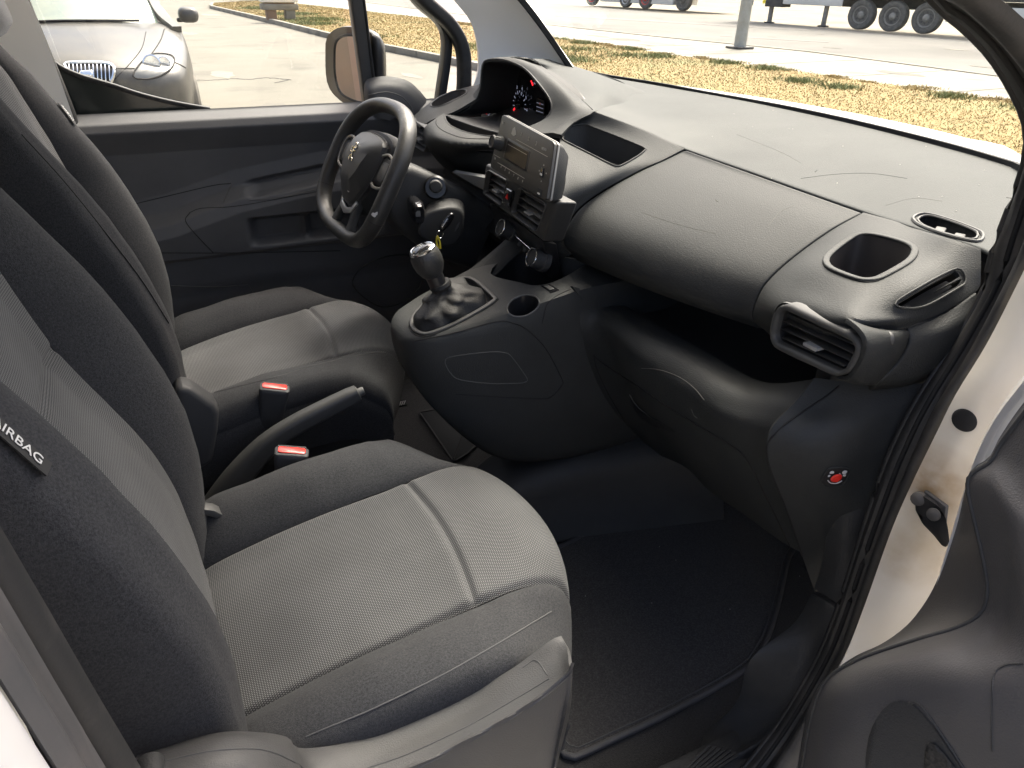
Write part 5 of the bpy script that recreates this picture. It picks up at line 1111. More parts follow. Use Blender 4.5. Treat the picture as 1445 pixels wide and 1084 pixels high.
us = prism('usb_port', rpoly(.855, .92, .86, .99, .0008, .15), -rn*.001, M['pitch'], rad); prism('usb_print', rpoly(.86, .90, .935, .965, .0014, .3), -rn*.0004, M['print'], us)
prism('emblem_print', [rb(.26, .14, .0006), rb(.29, .10, .0006), rb(.315, .15, .0006), rb(.335, .22, .0006), rb(.30, .26, .0006), rb(.25, .24, .0006)], -rn*.0004, M['printdim'], rad)

# ============================================================ STEERING WHEEL
TI = .506; WC = V(-.007, .415, 1.108); wl = V(math.sin(-.077), math.cos(-.077), 0); wu = V(math.sin(TI), 0, math.cos(TI)); wu = wu-wl*(wu@wl); wu /= np.linalg.norm(wu); wn = -np.cross(wl, wu)
sw_ = thing('steering_wheel', 'small worn black steering wheel with flat bottom in front of the driver seat', 'steering wheel')
def wp(a, b, c=0): return WC+wl*a+wu*b+wn*c
rp = []
for k in range(96):
    t_ = 2*math.pi*k/96; c_, s_ = math.cos(t_), math.sin(t_); e_ = 2/2.6 if s_ > 0 else 2/3.3
    x_ = .172*abs(c_)**e_*(1 if c_ > 0 else -1); y_ = .144*abs(s_)**e_*(1 if s_ > 0 else -1)
    rp.append(wp(x_, y_, .006*math.cos(2*t_)))
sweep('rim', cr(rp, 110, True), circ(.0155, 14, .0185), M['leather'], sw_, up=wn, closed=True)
for a in (205, 335): 
    P = cr(rp, 110, True); i = int(a/360*110); d = P[i+1]-P[i]; d /= np.linalg.norm(d); s, b, n = basis(d, wn)
    sweep('rim_seam', [P[i]+(s*.0178*math.cos(q)*.86+b*.0178*math.sin(q)) for q in np.linspace(0, 6.28, 20, endpoint=False)], circ(.0007, 5), M['seam'], sw_, closed=True, up=d)
def wpoly(pts, c): return [wp(a, b, c) for a, b in pts]
hubo = [(-.078, .060), (-.07, .078), (-.04, .087), (0, .089), (.04, .087), (.07, .078), (.078, .060), (.075, .02), (.062, -.03), (.045, -.065), (.03, -.085), (0, -.090), (-.03, -.085), (-.045, -.065), (-.062, -.03), (-.075, .02)]
hubo = [(a, b*.88) for a, b, _ in cr([(a, b, 0) for a, b in hubo], 48, True)]
def sc2(k, dx=0, dy=0): return [(a*k+dx, b*k+dy) for a, b in hubo]
loft('airbag_cover', [wpoly(sc2(1.0), -.018), wpoly(sc2(1.0), .004), wpoly(sc2(.965), .012), [wp(a*.72, .030+(b-.030)*.62, .034-max(0, b)*.12) for a, b in hubo], [wp(a*.35, .01+(b)*.4, .036) for a, b in hubo], [wp(a*.01, .01+b*.01, .0365) for a, b in hubo]], M['satin2'], sw_, auto=30)
sweep('cover_seam', wpoly(sc2(1.012), .0035), circ(.0014, 5), M['satin'], sw_, up=wn, closed=True)
loft('hub_back', [wpoly(sc2(1.12), -.052), wpoly(sc2(1.17), -.03), wpoly(sc2(1.10), -.004), wpoly(sc2(1.0), -.002)], M['dark'], sw_)
for s in (-1, 1):
    sp_ = loft('spoke', [[wp(s*x_, z_+.015+b*h_, c0+c*th_) for b, c in rrect(1, 1, .3, 3)] for x_, z_, h_, c0, th_ in ((.06, 0, .062, -.008, .022), (.10, 0, .056, -.006, .018), (.14, .004, .058, .0, .016), (.163, .006, .064, .002, .018))], M['dark'], sw_)
    o1 = cr([wp(s*a, b, .008) for a, b in ((.083, .045), (.11, .052), (.135, .045), (.146, .02), (.138, -.012), (.10, -.02), (.083, -.015))], 40)
    sweep('spoke_trim', o1, rrect(.006, .004, .0015), M['satinmetal2'], sp_, up=wn)
    plate('spoke_buttons', wp(s*.112, .016, .008), wn, .036, .040, .010, .004, M['satin'], sp_, up=wu, bevel=.001)
    loft('lower_spoke', [[wp(s*(x_)+b*w_, z_, -.006+c*.018) for b, c in rrect(1, 1, .3, 3)] for x_, z_, w_ in ((.030, -.055, .03), (.036, -.085, .024), (.045, -.112, .024), (.05, -.130, .03))], M['dark'], sw_)
tr2 = [(a, b*.9) for a, b in [(-.040, -.072), (-.03, -.092), (0, -.100), (.03, -.092), (.040, -.072), (.047, -.078), (.036, -.104), (0, -.115), (-.036, -.104), (-.047, -.078)]]
prism('chrome_insert', wpoly(tr2, .006), -wn*.006, M['satinmetal'], sw_, .0012)
# lion-shaped emblem: a slim standing figure built from raised strokes
em = [[(-.002, .028), (.004, .031), (.008, .027), (.004, .022), (-.002, .017), (-.004, .010), (-.001, .002), (.003, -.006)], [(.0, .017), (.009, .019), (.013, .023)], [(-.003, .012), (.006, .010), (.011, .013)], [(.003, -.006), (.010, -.008), (.012, -.014)], [(-.001, .0), (-.008, -.006), (-.006, -.014)], [(-.004, .008), (-.012, .006), (-.014, .014), (-.010, .019)]]
for k, st_ in enumerate(em):
    sweep('emblem', [wp(-a*1.0, b*.9+.018, .0375) for a, b, _ in cr([(a, b, 0) for a, b in st_], 14)], circ(.0014, 6), M['chrome'], sw_, up=wn)
for a, b in ((-.035, -.015), (-.052, -.012), (.03, -.055)): prism('cover_print', [wp(-a+x_, b+z_, .0255+.0) for x_, z_ in ((-.005, 0), (.005, 0), (.005, .0015), (-.005, .0015))], wn*.0006, M['printdim'], sw_)
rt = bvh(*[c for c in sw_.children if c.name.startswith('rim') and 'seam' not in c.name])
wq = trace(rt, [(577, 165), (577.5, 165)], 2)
if wq: add_stain_or_glint(M['leather'], wq[0], .05, (.17, .17, .16), .8)  # paler rim spot: leather wear with its highlight painted into the colour
for pts in ([(524, 303), (527, 300), (531, 303), (529, 307)], [(529, 301), (533, 299), (532, 304)]): onbody('leather_chip', pts, M['print'], rt, sw_, .0008, .001, n=10)
for q in range(9):
    x, y = 560+rng.random()*17, 148+rng.random()*26; onbody('leather_scuff', [(x, y), (x+2.2, y+.6), (x+1.5, y+2.4)], M['scuffw'], rt, sw_, .0005, .0008, n=8)

# ============================================================ STEERING COLUMN
colm = thing('steering_column', 'black steering column shroud with stalks and ignition lock behind the wheel', 'steering column')
def csec(t_, w_, h_, dz, r=.02): 
    c = WC-wn*t_+V(0, 0, dz); return [c+wl*a+wu*b for a, b in rrect(w_, h_, r, 4)]
loft('column_shroud', [csec(.055, .115, .10, -.005), csec(.07, .13, .125, -.010), csec(.13, .145, .155, -.022), csec(.20, .15, .17, -.03), csec(.30, .14, .15, -.035)], M['dark'], colm)
sk = W(622, 268, y=.265); lathe('wiper_stalk', [(.012, -.035), (.014, -.03), (.014, -.008), (.0125, -.004), (.0135, -.002), (.0135, .012), (.011, .016), (.008, .0165)], sk+V(0, .03, 0), V(-.35, -1, .25), M['dark'], colm, 24)
lathe('stalk_collar', [(.026, -.01), (.026, .0), (.022, .004)], sk+V(.012, .065, -.012), V(-.35, -1, .25), M['gloss2'], colm, 24)
pk = W(590, 302, y=.27); loft('stalk_switch', [[pk+V(-.10*0+x_, dy, 0)+V(a*w_*.5, 0, b*h_) for a, b in rrect(1, 1, .3, 3)] for x_, dy, w_, h_ in ((.0, -.01, .04, .036), (.002, .0, .055, .042), (.006, .02, .06, .045), (.012, .07, .05, .04))], M['gloss'], colm)
plate('switch_mark', pk+V(-.004, -.012, .004), (-.3, -1, .3), .010, .012, .002, .002, M['satin'], colm)
ig = W(636, 316, y=.262); bz = lathe('ignition_barrel', [(.026, -.04), (.026, -.006), (.023, .0), (.018, .001), (.017, -.006)], ig+V(.0, .01, 0), V(-.45, -.85, .25), M['dark'], colm, 28)
fr_ = [W(612, 296, y=.262), W(640, 292, y=.262), W(654, 302, y=.262), W(652, 330, y=.262), W(640, 348, y=.262), W(612, 346, y=.262), W(590, 330, y=.262), W(598, 305, y=.262)]
prism('lock_housing', smoothpoly(fr_, 32), (.03, .07, 0), M['dark'], colm, .008, 3)
# key, ring and yellow tag
key = thing('car_key', 'car key in the ignition with a ring and yellow tag hanging from it', 'key')
k0 = W(630, 312, y=.245)
prism('key_bow', smoothpoly([W(x, y, y=.238) for x, y in ((637, 302), (641, 305), (636, 316), (627, 326), (621, 325), (622, 318), (629, 308))], 24), (.004, .009, .002), M['gloss'], key, .002)
prism('key_bow_edge', smoothpoly([W(x, y, y=.2365) for x, y in ((631, 309), (634, 311), (627, 323), (623, 322))], 16), (.001, .002, 0), M['chrome'], key, .0005)
rc_ = W(621, 331, y=.24); tube('key_ring', [rc_+V(.0085*math.cos(a), .003*math.cos(a), .0085*math.sin(a)) for a in np.linspace(0, 6.28, 18, endpoint=False)], .0010, M['chrome'], key, closed=True, res=40, n=6, up=(0, 1, 0))
tube('tag_loop', [W(617, 333, y=.24), W(616, 341, y=.239), W(618, 350, y=.239)], .0022, M['yellow'], key, n=6); tube('tag_loop', [W(617, 333, y=.238), W(620.5, 341, y=.236), W(621.5, 351, y=.236)], .0020, M['yellow'], key, n=6)

# ============================================================ CENTRE CONSOLE
con = thing('centre_console', 'black floor console with gear boot well, cup holder and side panel', 'console')
def zt(x): return .925+.26*(x+.06) if x < .22 else .9978+.05*(x-.22)
cs = []
for x, w_, bz_, bw in ((-.079, .022, .895, .018), (-.074, .045, .862, .032), (-.058, .068, .815, .046), (-.03, .085, .765, .056), (.02, .101, .700, .064), (.08, .112, .640, .072), (.15, .122, .605, .078), (.24, .130, .590, .084), (.34, .130, .585, .084), (.46, .130, .585, .084)):
    z1 = zt(x)-(.016 if x < -.075 else .006 if x < -.07 else 0); r = min(.022, w_*.6, (z1-bz_)*.3)
    h_ = z1-bz_
    half = [(0, z1), (w_*.5, z1-.001), (w_-r*.9, z1-.002), (w_-r*.3, z1-r*.22), (w_, z1-r*.8), (w_+.002, z1-h_*.3), (w_*.97, z1-h_*.58), (bw+(w_-bw)*.55, z1-h_*.82), (bw, bz_+.004), (bw*.6, bz_), (0, bz_)]
    hc_ = cr([(a, b, 0) for a, b in half], 30)
    cs.append([V(x, -a, b) for a, b, _ in hc_]+[V(x, a, b) for a, b, _ in hc_[::-1][1:-1]])
cs = np.array(cs); cs = np.array([cr(cs[:, j], 46) for j in range(cs.shape[1])]).transpose(1, 0, 2)
cbody = loft('console_body', [list(s) for s in cs], M['dash'], con, auto=60); ctr_ = bvh(cbody)
bf = trace(ctr_, [(579, 461), (583, 447), (600, 428), (630, 401), (648, 393), (668, 394), (696, 417), (697, 427), (645, 457), (605, 473), (588, 471)], 48, 0, True)
ch = trace(ctr_, [(716, 434), (722, 424), (738, 417), (754, 418), (761, 426), (757, 436), (744, 445), (728, 447), (718, 442)], 40, 0, True)
ho = trace(ctr_, [(692, 386), (716, 362), (742, 352), (790, 356), (830, 366), (815, 380), (786, 396), (758, 403), (735, 399)], 40, 0, True)
bc = np.mean(bf, 0); bi = [bc+(p-bc)*.93 for p in bf]
cut(cbody, [cutter([p+V(0, 0, .04) for p in bi], (0, 0, -.09)), cutter([p+V(0, 0, .04) for p in ch], (0, 0, -.12)), cutter([p+V(0, 0, .05) for p in ho], (0, 0, -.14))])
sweep('boot_frame', [(a+b)/2+V(0, 0, .001) for a, b in zip(bf, bi)], rrect(.009, .006, .002), M['satin2'], con, closed=True)
sweep('frame_seam', [p+V(0, 0, .0002) for p in [bc+(q-bc)*1.035 for q in bf]], circ(.001, 5), M['seam'], con, closed=True)
hcn = np.mean(ch, 0); cl_ = loft('cup_holder', [[p+V(0, 0, -.0005) for p in ch], [hcn+(p-hcn)*.95+V(0, 0, -.03) for p in ch], [hcn+(p-hcn)*.9+V(0, 0, -.06) for p in ch], [hcn+(p-hcn)*.02+V(0, 0, -.061) for p in ch]], M['gloss2'], con, cap=False)
sweep('cup_holder_rim', ch, circ(.0016, 6), M['satin'], cl_, closed=True)
hcn = np.mean(ho, 0); loft('storage_well', [[p+V(0, 0, -.0005) for p in ho], [hcn+(p-hcn)*.97+V(0, 0, -.09) for p in ho], [hcn+(p-hcn)*.02+V(0, 0, -.091) for p in ho]], M['pitch'], con, cap=False)
# raised rim strip on the far side running up to the dash
shell('console_rail', grid([col([(636, 399, 'y', .112), (668, 376, 'y', .118), (700, 350, 'y', .124), (722, 330, 'y', .13)]), col([(648, 394, 'y', .10), (680, 372, 'y', .105), (708, 350, 'y', .11), (728, 334, 'y', .115)]),
                            col([(664, 394, 'y', .075), (692, 384, 'y', .075), (716, 362, 'y', .085), (736, 345, 'y', .09)]), col([(670, 396, 'y', .07), (694, 392, 'y', .065), (720, 368, 'y', .075), (738, 352, 'y', .08)])], 24, 16), M['dash'], con, .006, eye=(0, -.5, 1.8))
G1 = [(586, 481), (640, 470), (700, 454), (724, 456), (745, 466), (770, 492), (793, 535), (792, 545), (778, 560), (765, 563), (700, 560), (640, 556)]
groove('side_panel_seam', ctr_, G1, con, .0011, 90)
groove('side_panel_outline', ctr_, [(628, 510), (640, 503), (690, 497), (712, 498), (722, 504), (743, 533), (742, 539), (728, 541), (690, 541), (650, 536), (636, 527)], con, .0010, 80, M['satin'], closed=True)
groove('front_seam', ctr_, [(806, 408), (785, 418), (772, 430), (767, 448), (765, 456)], con, .0011)
ps = onbody('lock_button_plate', [(763, 404), (776, 402), (790, 410), (777, 414)], M['gloss'], ctr_, con, .0012, .004, smooth=False, n=24)
onbody('lock_button', [(767, 405), (775, 404), (783, 409), (776, 411)], M['satin'], ctr_, ps, .003, .003, smooth=False, n=20)
# floor tunnel cover below the console
tn = []
for x, w_, zt_ in ((-.02, .045, .45), (.06, .075, .50), (.15, .09, .55), (.28, .12, .585), (.42, .155, .60), (.60, .20, .62)):
    hc_ = cr([(0, zt_, 0), (w_*.6, zt_-.004, 0), (w_*.85, zt_-.03, 0), (w_*.95, (zt_+.4)/2, 0), (w_+.02, .405, 0)], 16); tn.append([V(x, -a, b) for a, b, _ in hc_[::-1]]+[V(x, a, b) for a, b, _ in hc_[1:]])
shell('tunnel_cover', grid(tn, 31, 30), M['dark'], con, .005, eye=(.2, 0, 3))
shell('tunnel_carpet', grid([[V(x, -.13, .402), V(x, -.11, .44), V(x, 0, .455), V(x, .11, .44), V(x, .13, .402)] for x in (-.8, -.4, 0, .1)], 20, 20), M['carpet'], con, .005, eye=(0, 0, 3))

# ============================================================ GEAR LEVER
gl = thing('gear_lever', 'gear lever with chrome ringed knob rising from a wrinkled leatherette boot', 'gear lever')
kb = W(603, 368, y=0.005); axk = V(-.20, .02, .97); axk /= np.linalg.norm(axk)
tp = W(622, 403, y=.0)
secs = []
for k in np.linspace(0, 1, 22):
    c = bc*(1-k)+tp*k; ring = []
    for i, p in enumerate(bi):
        a = 2*math.pi*i/len(bi); e_ = (p-bc); rr_ = np.linalg.norm(e_)
        shrink = (1-k)**.72; r0 = .019
        bulge = .018*math.sin(math.pi*min(k*1.5, 1)) if k > 0 else 0
        wr = .0045*math.sin(a*5+k*9)*math.sin(math.pi*k)+.0035*math.sin(a*8-k*14)*math.sin(math.pi*min(1, k*1.3))-.006*abs(math.sin(k*9.5+1.2*math.sin(a*2)))*math.sin(math.pi*k)
        ring.append(c+e_/rr_*(max(rr_*shrink*1.0, r0)+bulge*.5+wr)+V(0, 0, -.014*math.sin(math.pi*min(k*3.2, 1))))
    secs.append(ring)
loft('gear_boot', secs, M['boot'], gl, cap=False, auto=70)
s1_, b1_, _ = basis(axk)
sh0 = tp+V(0, 0, -.01); d_ = kb-sh0; dl = np.linalg.norm(d_)
lathe('lever_sleeve', [(.0175, 0), (.0165, .006), (.0160, dl*.55), (.0155, dl*.62), (.0172, dl*.63), (.0172, dl*.66), (.0165, dl*.67)], sh0, d_, M['gloss2'], gl, 28)
kn = lathe('gear_knob', [(.0165, -.030), (.021, -.024), (.0262, -.012), (.0280, .000), (.0275, .010), (.0255, .018), (.0225, .0225)], kb, d_, M['leather'], gl, 36)
kt_ = kb+d_/dl*.0225
lathe('knob_ring', [(.0238, -.003), (.0243, .001), (.0215, .0035), (.0195, .003)], kt_, d_, M['chrome'], kn, 36)
cap_ = lathe('knob_cap', [(.0199, 0), (.0190, .004), (.014, .0065), (.006, .0075), (.0005, .0077)], kt_, d_, M['gloss'], kn, 32)
lathe('boot_collar', [(.019, -.004), (.021, .0), (.019, .006)], tp, d_, M['boot'], gl, 24)
sA, sB, sN = basis(d_, (1, 0, 0))
for (x0, y0, x1, y1) in ((-.007, .006, -.007, -.006), (0, .006, 0, -.006), (.007, .006, .007, -.006), (-.007, 0, .007, 0)):
    a = kt_+sN*.0078+sA*x0+sB*y0; b = kt_+sN*.0078+sA*x1+sB*y1; sweep('shift_pattern', [a, (a+b)/2, b], circ(.0004, 4), M['print'], cap_)

# ============================================================ HANDBRAKE, BUCKLES
hb_ = thing('handbrake', 'long black handbrake lever rising between the two front seats', 'handbrake')
hp_ = [W(505, 555, y=.03), W(470, 572, y=.03), W(420, 598, y=.03), W(380, 625, y=.03), (W(340, 668, y=.03)), W(312, 708, y=.03), W(290, 745, y=.03)]
hq = cr(hp_, 50); hs = np.interp(np.linspace(0, 1, 50), [0, .04, .3, .42, .5, 1], [1.0, 1.1, 1.18, 1.22, 1.35, 2.0])
sweep('lever_sleeve', hq, rrect(.028, .031, .010, 4), M['satin2'], hb_, scale=hs, up=(-.3, 0, 1))
e0 = hq[0]; ed = hq[0]-hq[3]; ed /= np.linalg.norm(ed); lathe('release_button', [(.0085, -.01), (.0085, .010), (.007, .0125), (.0005, .013)], e0, ed, M['satin'], hb_, 20)
lathe('sleeve_ring', [(.0142, -.006), (.0145, 0), (.0125, .002)], e0+ed*.0, ed, M['satin2'], hb_, 24)
g_ = hq[22]; gd = hq[23]-hq[21]; gd /= np.linalg.norm(gd); sa, sb, _ = basis(gd)
sweep('sleeve_seam', [g_+gd*.006*math.sin(q)+sa*a*1.02+sb*b*1.02 for q, (a, b) in zip(np.linspace(0, 6.28, 20), rrect(.0325, .036, .011, 4))], circ(.0008, 5), M['seam'], hb_, closed=True, up=gd)
def buckle(name_lab, c, lean, yaw):
    t = thing('seat_belt_buckle', name_lab, 'belt buckle', 'seat belt buckles between the seats')
    up_ = V(*lean); up_ /= np.linalg.norm(up_); s, b, n = basis(up_, yaw)
    def sec(h, w_, d_, r=.006): return [c+n*(h*1.15+.008)+s*a*1.36+b*q*1.3 for a, q in rrect(w_, d_, r, 3)]
    loft('buckle_body', [sec(-.075, .030, .016), sec(-.062, .034, .019), sec(-.03, .036, .021), sec(-.008, .041, .022), sec(0, .041, .022), sec(.0015, .038, .019)], M['dark2'], t)
    loft('press_button', [sec(.0006, .033, .013, .003), sec(.003, .033, .013, .003), sec(.0036, .031, .011, .003)], M['red'], t)
    loft('belt_slot', [sec(.0008, .034, .004, .001), sec(.0028, .034, .004, .001)], M['pitch'], t).location = tuple(b*.0108)
    loft('buckle_strap', [sec(-.16, .022, .004, .001), sec(-.10, .022, .005, .001), sec(-.07, .026, .008, .002)], M['rubber'], t)
    prism('buckle_seam', [c+n*-.004+s*.004+b*-.0112, c+n*-.055+s*.001+b*-.0105, c+n*-.055+s*.0018+b*-.0105, c+n*-.004+s*.0048+b*-.0112], b*-.0006, M['seam'], t)
    return t
buckle('seat belt buckle with red button beside the driver seat, behind the handbrake lever', W(387, 552, y=.118), (.22, -.10, 1), (.25, .9, .2))
buckle('seat belt buckle with red button beside the passenger seat, in front of the handbrake base', W(411, 643, y=-.100), (.22, -.05, 1), (.25, .9, .2))

# ============================================================ FLOOR MATS
fm = thing('floor_mat', 'black carpet floor mat with stitched border in front of the passenger seat', 'floor mat')
mo = [W(775, 1040, z=.41), W(800, 1066, z=.41), W(812, 1067, z=.41), W(870, 1040, z=.41), W(930, 1012, z=.41), W(1000, 975, z=.41), W(1055, 940, z=.41), W(1080, 905, z=.41), W(1096, 860, z=.41), W(1112, 790, z=.41), W(1122, 750, z=.41), W(1050, 690, z=.41), W(950, 660, z=.41), W(905, 692, z=.41), W(860, 722, z=.41), W(830, 748, z=.41), (W(785, 773, z=.41)), V(-.02, -.17, .41), V(-.06, -.30, .41), V(-.06, -.52, .41)]
ml = smoothpoly(mo, 120)
prism('mat_pile', ml, (0, 0, -.007), M['mat'], fm)
sweep('mat_border', [p+V(0, 0, -.003) for p in ml], rrect(.010, .011, .004), M['binding'], fm, closed=True)
mc_ = np.mean(ml, 0); sweep('mat_stitching', [mc_+(p-mc_)*.962+V(0, 0, .0008) for p in ml], circ(.0013, 5), M['binding'], fm, closed=True)
for q in range(26):
    p = mc_+V(rng.normal(0, .13), rng.normal(0, .10), .001); lathe('crumb', [(.0006, 0), (.0008, .0008), (.0002, .0014)], p, (0, 0, 1), M['printdim'], fm, 5) if q < 8 else None
dm = thing('floor_mat', 'black carpet floor mat with heel pad and woven lettering on the driver side', 'floor mat')
prism('mat_pile', smoothpoly([V(-.05, .17, .41), V(.2, .15, .41), V(.50, .17, .41), V(.55, .45, .41), V(.5, .66, .41), V(.0, .68, .41), V(-.06, .5, .41)], 60), (0, 0, -.006), M['mat'], dm)
hpd = [W(592, 582, z=.415), W(648, 572, z=.415), W(700, 600, z=.415), W(660, 640, z=.415), W(640, 652, z=.415)]
prism('heel_pad', hpd, (0, 0, -.004), M['mat2'], dm, .001)
sweep('heel_pad_edge', lin(hpd+[hpd[0]], 50)[:-1], rrect(.005, .004, .001), M['binding'], dm, closed=True)
sweep('heel_pad_seam', [W(660, 597, z=.4155), W(650, 620, z=.4155), W(640, 648, z=.4155)], rrect(.003, .003, .001), M['seam'], dm)
tl = prism('label_patch', [W(546, 578, z=.413), W(551, 568, z=.413), W(569, 564, z=.413), W(574, 571, z=.413)], (0, 0, -.002), M['pitch'], dm)
lc = W(560, 572, z=.4136); text('label_text', 'AUTOVAN', lc, (0, 0, 1), (-.75, -.66, 0), .024, M['print'], tl, .0003) if False else None
for k in range(8):
    a = W(548+k*3.0, 575-k*.55, z=.414); b = W(551+k*2.9, 568.5-k*.45, z=.414); d = V(.004, -.003, 0)*.55
    prism('woven_letter', [a, a+d, b+d, b], (0, 0, .0005), M['print'], tl)

# ============================================================ DRIVER DOOR
dd = thing('driver_door', 'closed driver door with black trim panel, window frame and mirror', 'door')
def zcrest(x): return np.interp(x, [-.62, -.41, -.25, -.03, .10, .40], [.925, .950, .995, 1.025, 1.035, 1.03])
def ydoor(x, z):
    zc_ = zcrest(x); y = .790
    y = np.interp(z, [.40, .60, .74, .765, .835, .845, zc_-.045, zc_-.015, zc_+.012, zc_+.05, 1.10, 1.135, 1.152, 1.17, 1.188], [.80, .79, .785, .775, .768, .752, .740, .748, .778, .786, .782, .765, .757, .766, .80])
    if .855 < z < .935:                                   # map pocket and grip hollow in the arm rest
        m_ = np.interp(z, [.855, .872, .918, .935], [0, 1, 1, 0])*np.interp(x, [-.235, -.21, -.10, -.085, -.07, .08, .12], [0, .8, .8, .35, 1, 1, 0]); y += .045*m_
    if zc_-.022 < z < zc_+.02:
        m_ = np.interp(z, [zc_-.022, zc_-.012, zc_+.006, zc_+.02], [0, 1, 1, 0])*np.interp(x, [-.225, -.19, .04, .08], [0, 1, 1, 0]); y += .02*m_
    return y
xs_ = np.linspace(-.66, .42, 150); zs_ = np.concatenate([np.linspace(.42, .82, 30), np.linspace(.825, 1.19, 130)])
dg_ = np.array([[V(x, ydoor(x, z), z) for x in xs_] for z in zs_])
dp = shell('trim_panel', dg_, M['door'], dd, .006, eye=(0, -1, 1.4)); dt = bvh(dp)
for pts, r, m_ in (([(228, 357), (330, 357), (480, 354)], .0012, 'seam'), ([(232, 403), (300, 405), (350, 402)], .0014, 'satin'), ([(268, 300), (262, 312), (278, 333), (301, 357)], .0012, 'seam'),
                   ([(268, 300), (285, 294), (340, 290), (460, 268)], .0009, 'seam'), ([(190, 288), (240, 276), (300, 262), (326, 259)], .0009, 'seam'), ([(327, 259), (322, 270), (315, 286)], .0016, 'satin'),
                   ([(336, 281), (343, 268), (358, 259), (400, 250), (470, 238)], .0010, 'satin'), ([(352, 283), (400, 278), (455, 265)], .0010, 'satin'), ([(351, 403), (358, 415), (372, 424)], .0012, 'satin')):
    groove('trim_line', dt, pts, dd, r, 50, M[m_])
sp = trace(dt, [(498, 402), (510, 378), (545, 362), (580, 362), (596, 385), (590, 408), (560, 430), (530, 430)], 40, .001, True)
if len(sp) > 20: sweep('speaker_ring', sp, circ(.0022, 6), M['dark'], dd, closed=True)
# outer skin and window frame
prism('outer_skin', [V(-.66, .86, .35), V(.42, .86, .35), V(.42, .90, .8), V(.42, .88, 1.14), V(-.66, .88, 1.16)], (0, .012, 0), M['whiteclean'], dd) if False else box('outer_skin', (-.66, .875, .32), (.42, .895, 1.13), M['whiteclean'], dd, .004)
box('door_core', (-.66, .81, .36), (.42, .872, 1.12), M['pitch'], dd)
sweep('waist_seal', [V(-.66, .812, 1.180), V(-.2, .812, 1.172), V(.42, .812, 1.160)], rrect(.012, .016, .004), M['rubber'], dd)
sweep('window_divider', [W(498, -60, y=.825), W(503, 0, y=.825), W(523, 150, y=.825)], rrect(.038, .036, .006), M['satin3'], dd, up=(0, 1, 0))
sweep('divider_seal', [W(508, -60, y=.81), W(513, 0, y=.81), W(531, 150, y=.81)], rrect(.006, .010, .002), M['seam'], dd, up=(0, 1, 0))
fr1 = [W(545, -60, y=.825), W(588, 0, y=.825), W(618, 27, y=.825), W(629, 50, y=.825), W(629, 80, y=.825), W(622, 130, y=.825), W(618, 160, y=.825)]
sweep('window_frame', cr(fr1, 50), rrect(.022, .040, .005), M['satin3'], dd, up=(0, 1, 0))
prism('window_glass', [V(-.66, .842, 1.12), V(.10, .842, 1.12), V(.06, .842, 1.70), V(-.66, .842, 1.70)], (0, .004, 0), M['pane'], dd)
prism('quarter_glass', [V(.135, .842, 1.12), V(.36, .842, 1.12), V(.32, .842, 1.42), V(.10, .842, 1.70)], (0, .004, 0), M['pane'], dd)
sweep('rear_frame', cr([W(16, -40, y=.825), W(30, 0, y=.825), W(52, 55, y=.825), W(88, 150, y=.825), W(100, 190, y=.825)], 20), rrect(.026, .040, .005), M['satin3'], dd, up=(0, 1, 0))
# rising dark corner of the window line at the rear
cnr = [W(60, 68, y=.83), W(78, 90, y=.83), W(110, 106, y=.83), W(160, 121, y=.83), W(200, 134, y=.83), W(250, 146, y=.83), W(296, 154, y=.83), W(296, 166, y=.83), W(70, 166, y=.83)]
prism('window_corner_panel', cnr, (0, .012, 0), M['cornerglass'], dd)
sweep('window_corner_seal', cr(cnr[:7], 40), rrect(.010, .016, .003), M['rubber'], dd, up=(0, 1, 0))
# sail panel of the mirror
slp = [(516, 160), (514, 120), (524, 110), (550, 108), (575, 114), (592, 128), (606, 146), (614, 162), (616, 172)]
sl_ = grid([cr([W(x, y, y=.80) for x, y in slp], 40), cr([W(535+(x-535)*.93+1, 172+(y-172)*.90, y=.785) for x, y in slp], 40), cr([W(545+(x-545)*.75, 172+(y-172)*.74, y=.765) for x, y in slp], 40), cr([W(552+(x-552)*.45, 172+(y-172)*.42, y=.752) for x, y in slp], 40), cr([W(556+(x-556)*.1, 172+(y-172)*.1, y=.75) for x, y in slp], 40)], 40, 40)
slo = shell('mirror_sail_panel', sl_, M['dark2'], dd, .004, eye=(-.2, -1, 1.5))
groove('sail_line', bvh(slo), [(520, 134), (545, 130), (566, 136), (578, 148), (584, 160)], dd, .0012, 30, M['satin'])
# mirror head
mx = .115
MN = V(-.985, -.17, 0); MP = V(.115, 1.0, 1.25)
def Wm(x, y, off=0):
    v = DD+(x-722.5)/F*RR-(y-542)/F*UU; return CAM+v*(((MP+MN*off-CAM)@MN)/(v@MN))
hou = [(459, 72), (462, 52), (476, 40), (500, 38), (518, 43), (528, 56), (531, 100), (530, 136), (520, 152), (504, 152), (480, 142), (462, 118)]
H0 = np.array(cr([Wm(x, y) for x, y in hou], 44, True)); hc0 = H0.mean(0)
mh = loft('mirror_housing', [list(H0), list(hc0+(H0-hc0)*1.02+V(.008, 0, 0)), list(hc0+(H0-hc0)*.97+V(.022, 0, 0)), list(hc0+(H0-hc0)*.8+V(.042, 0, 0)), list(hc0+(H0-hc0)*.5+V(.053, 0, 0)), list(hc0+(H0-hc0)*.1+V(.056, 0, 0))], M['satin3'], dd, auto=60)
gl0 = np.array(cr([Wm(x, y, .002) for x, y in [(472, 78), (474, 60), (484, 51), (500, 50), (514, 55), (521, 68), (524, 108), (523, 140), (512, 145), (496, 141), (480, 130), (473, 108)]], 44, True))
tiltv = V(-.9, -.36, -.0)
prism('mirror_glass', list(gl0), (.003, 0, 0), M['mirror'], mh)
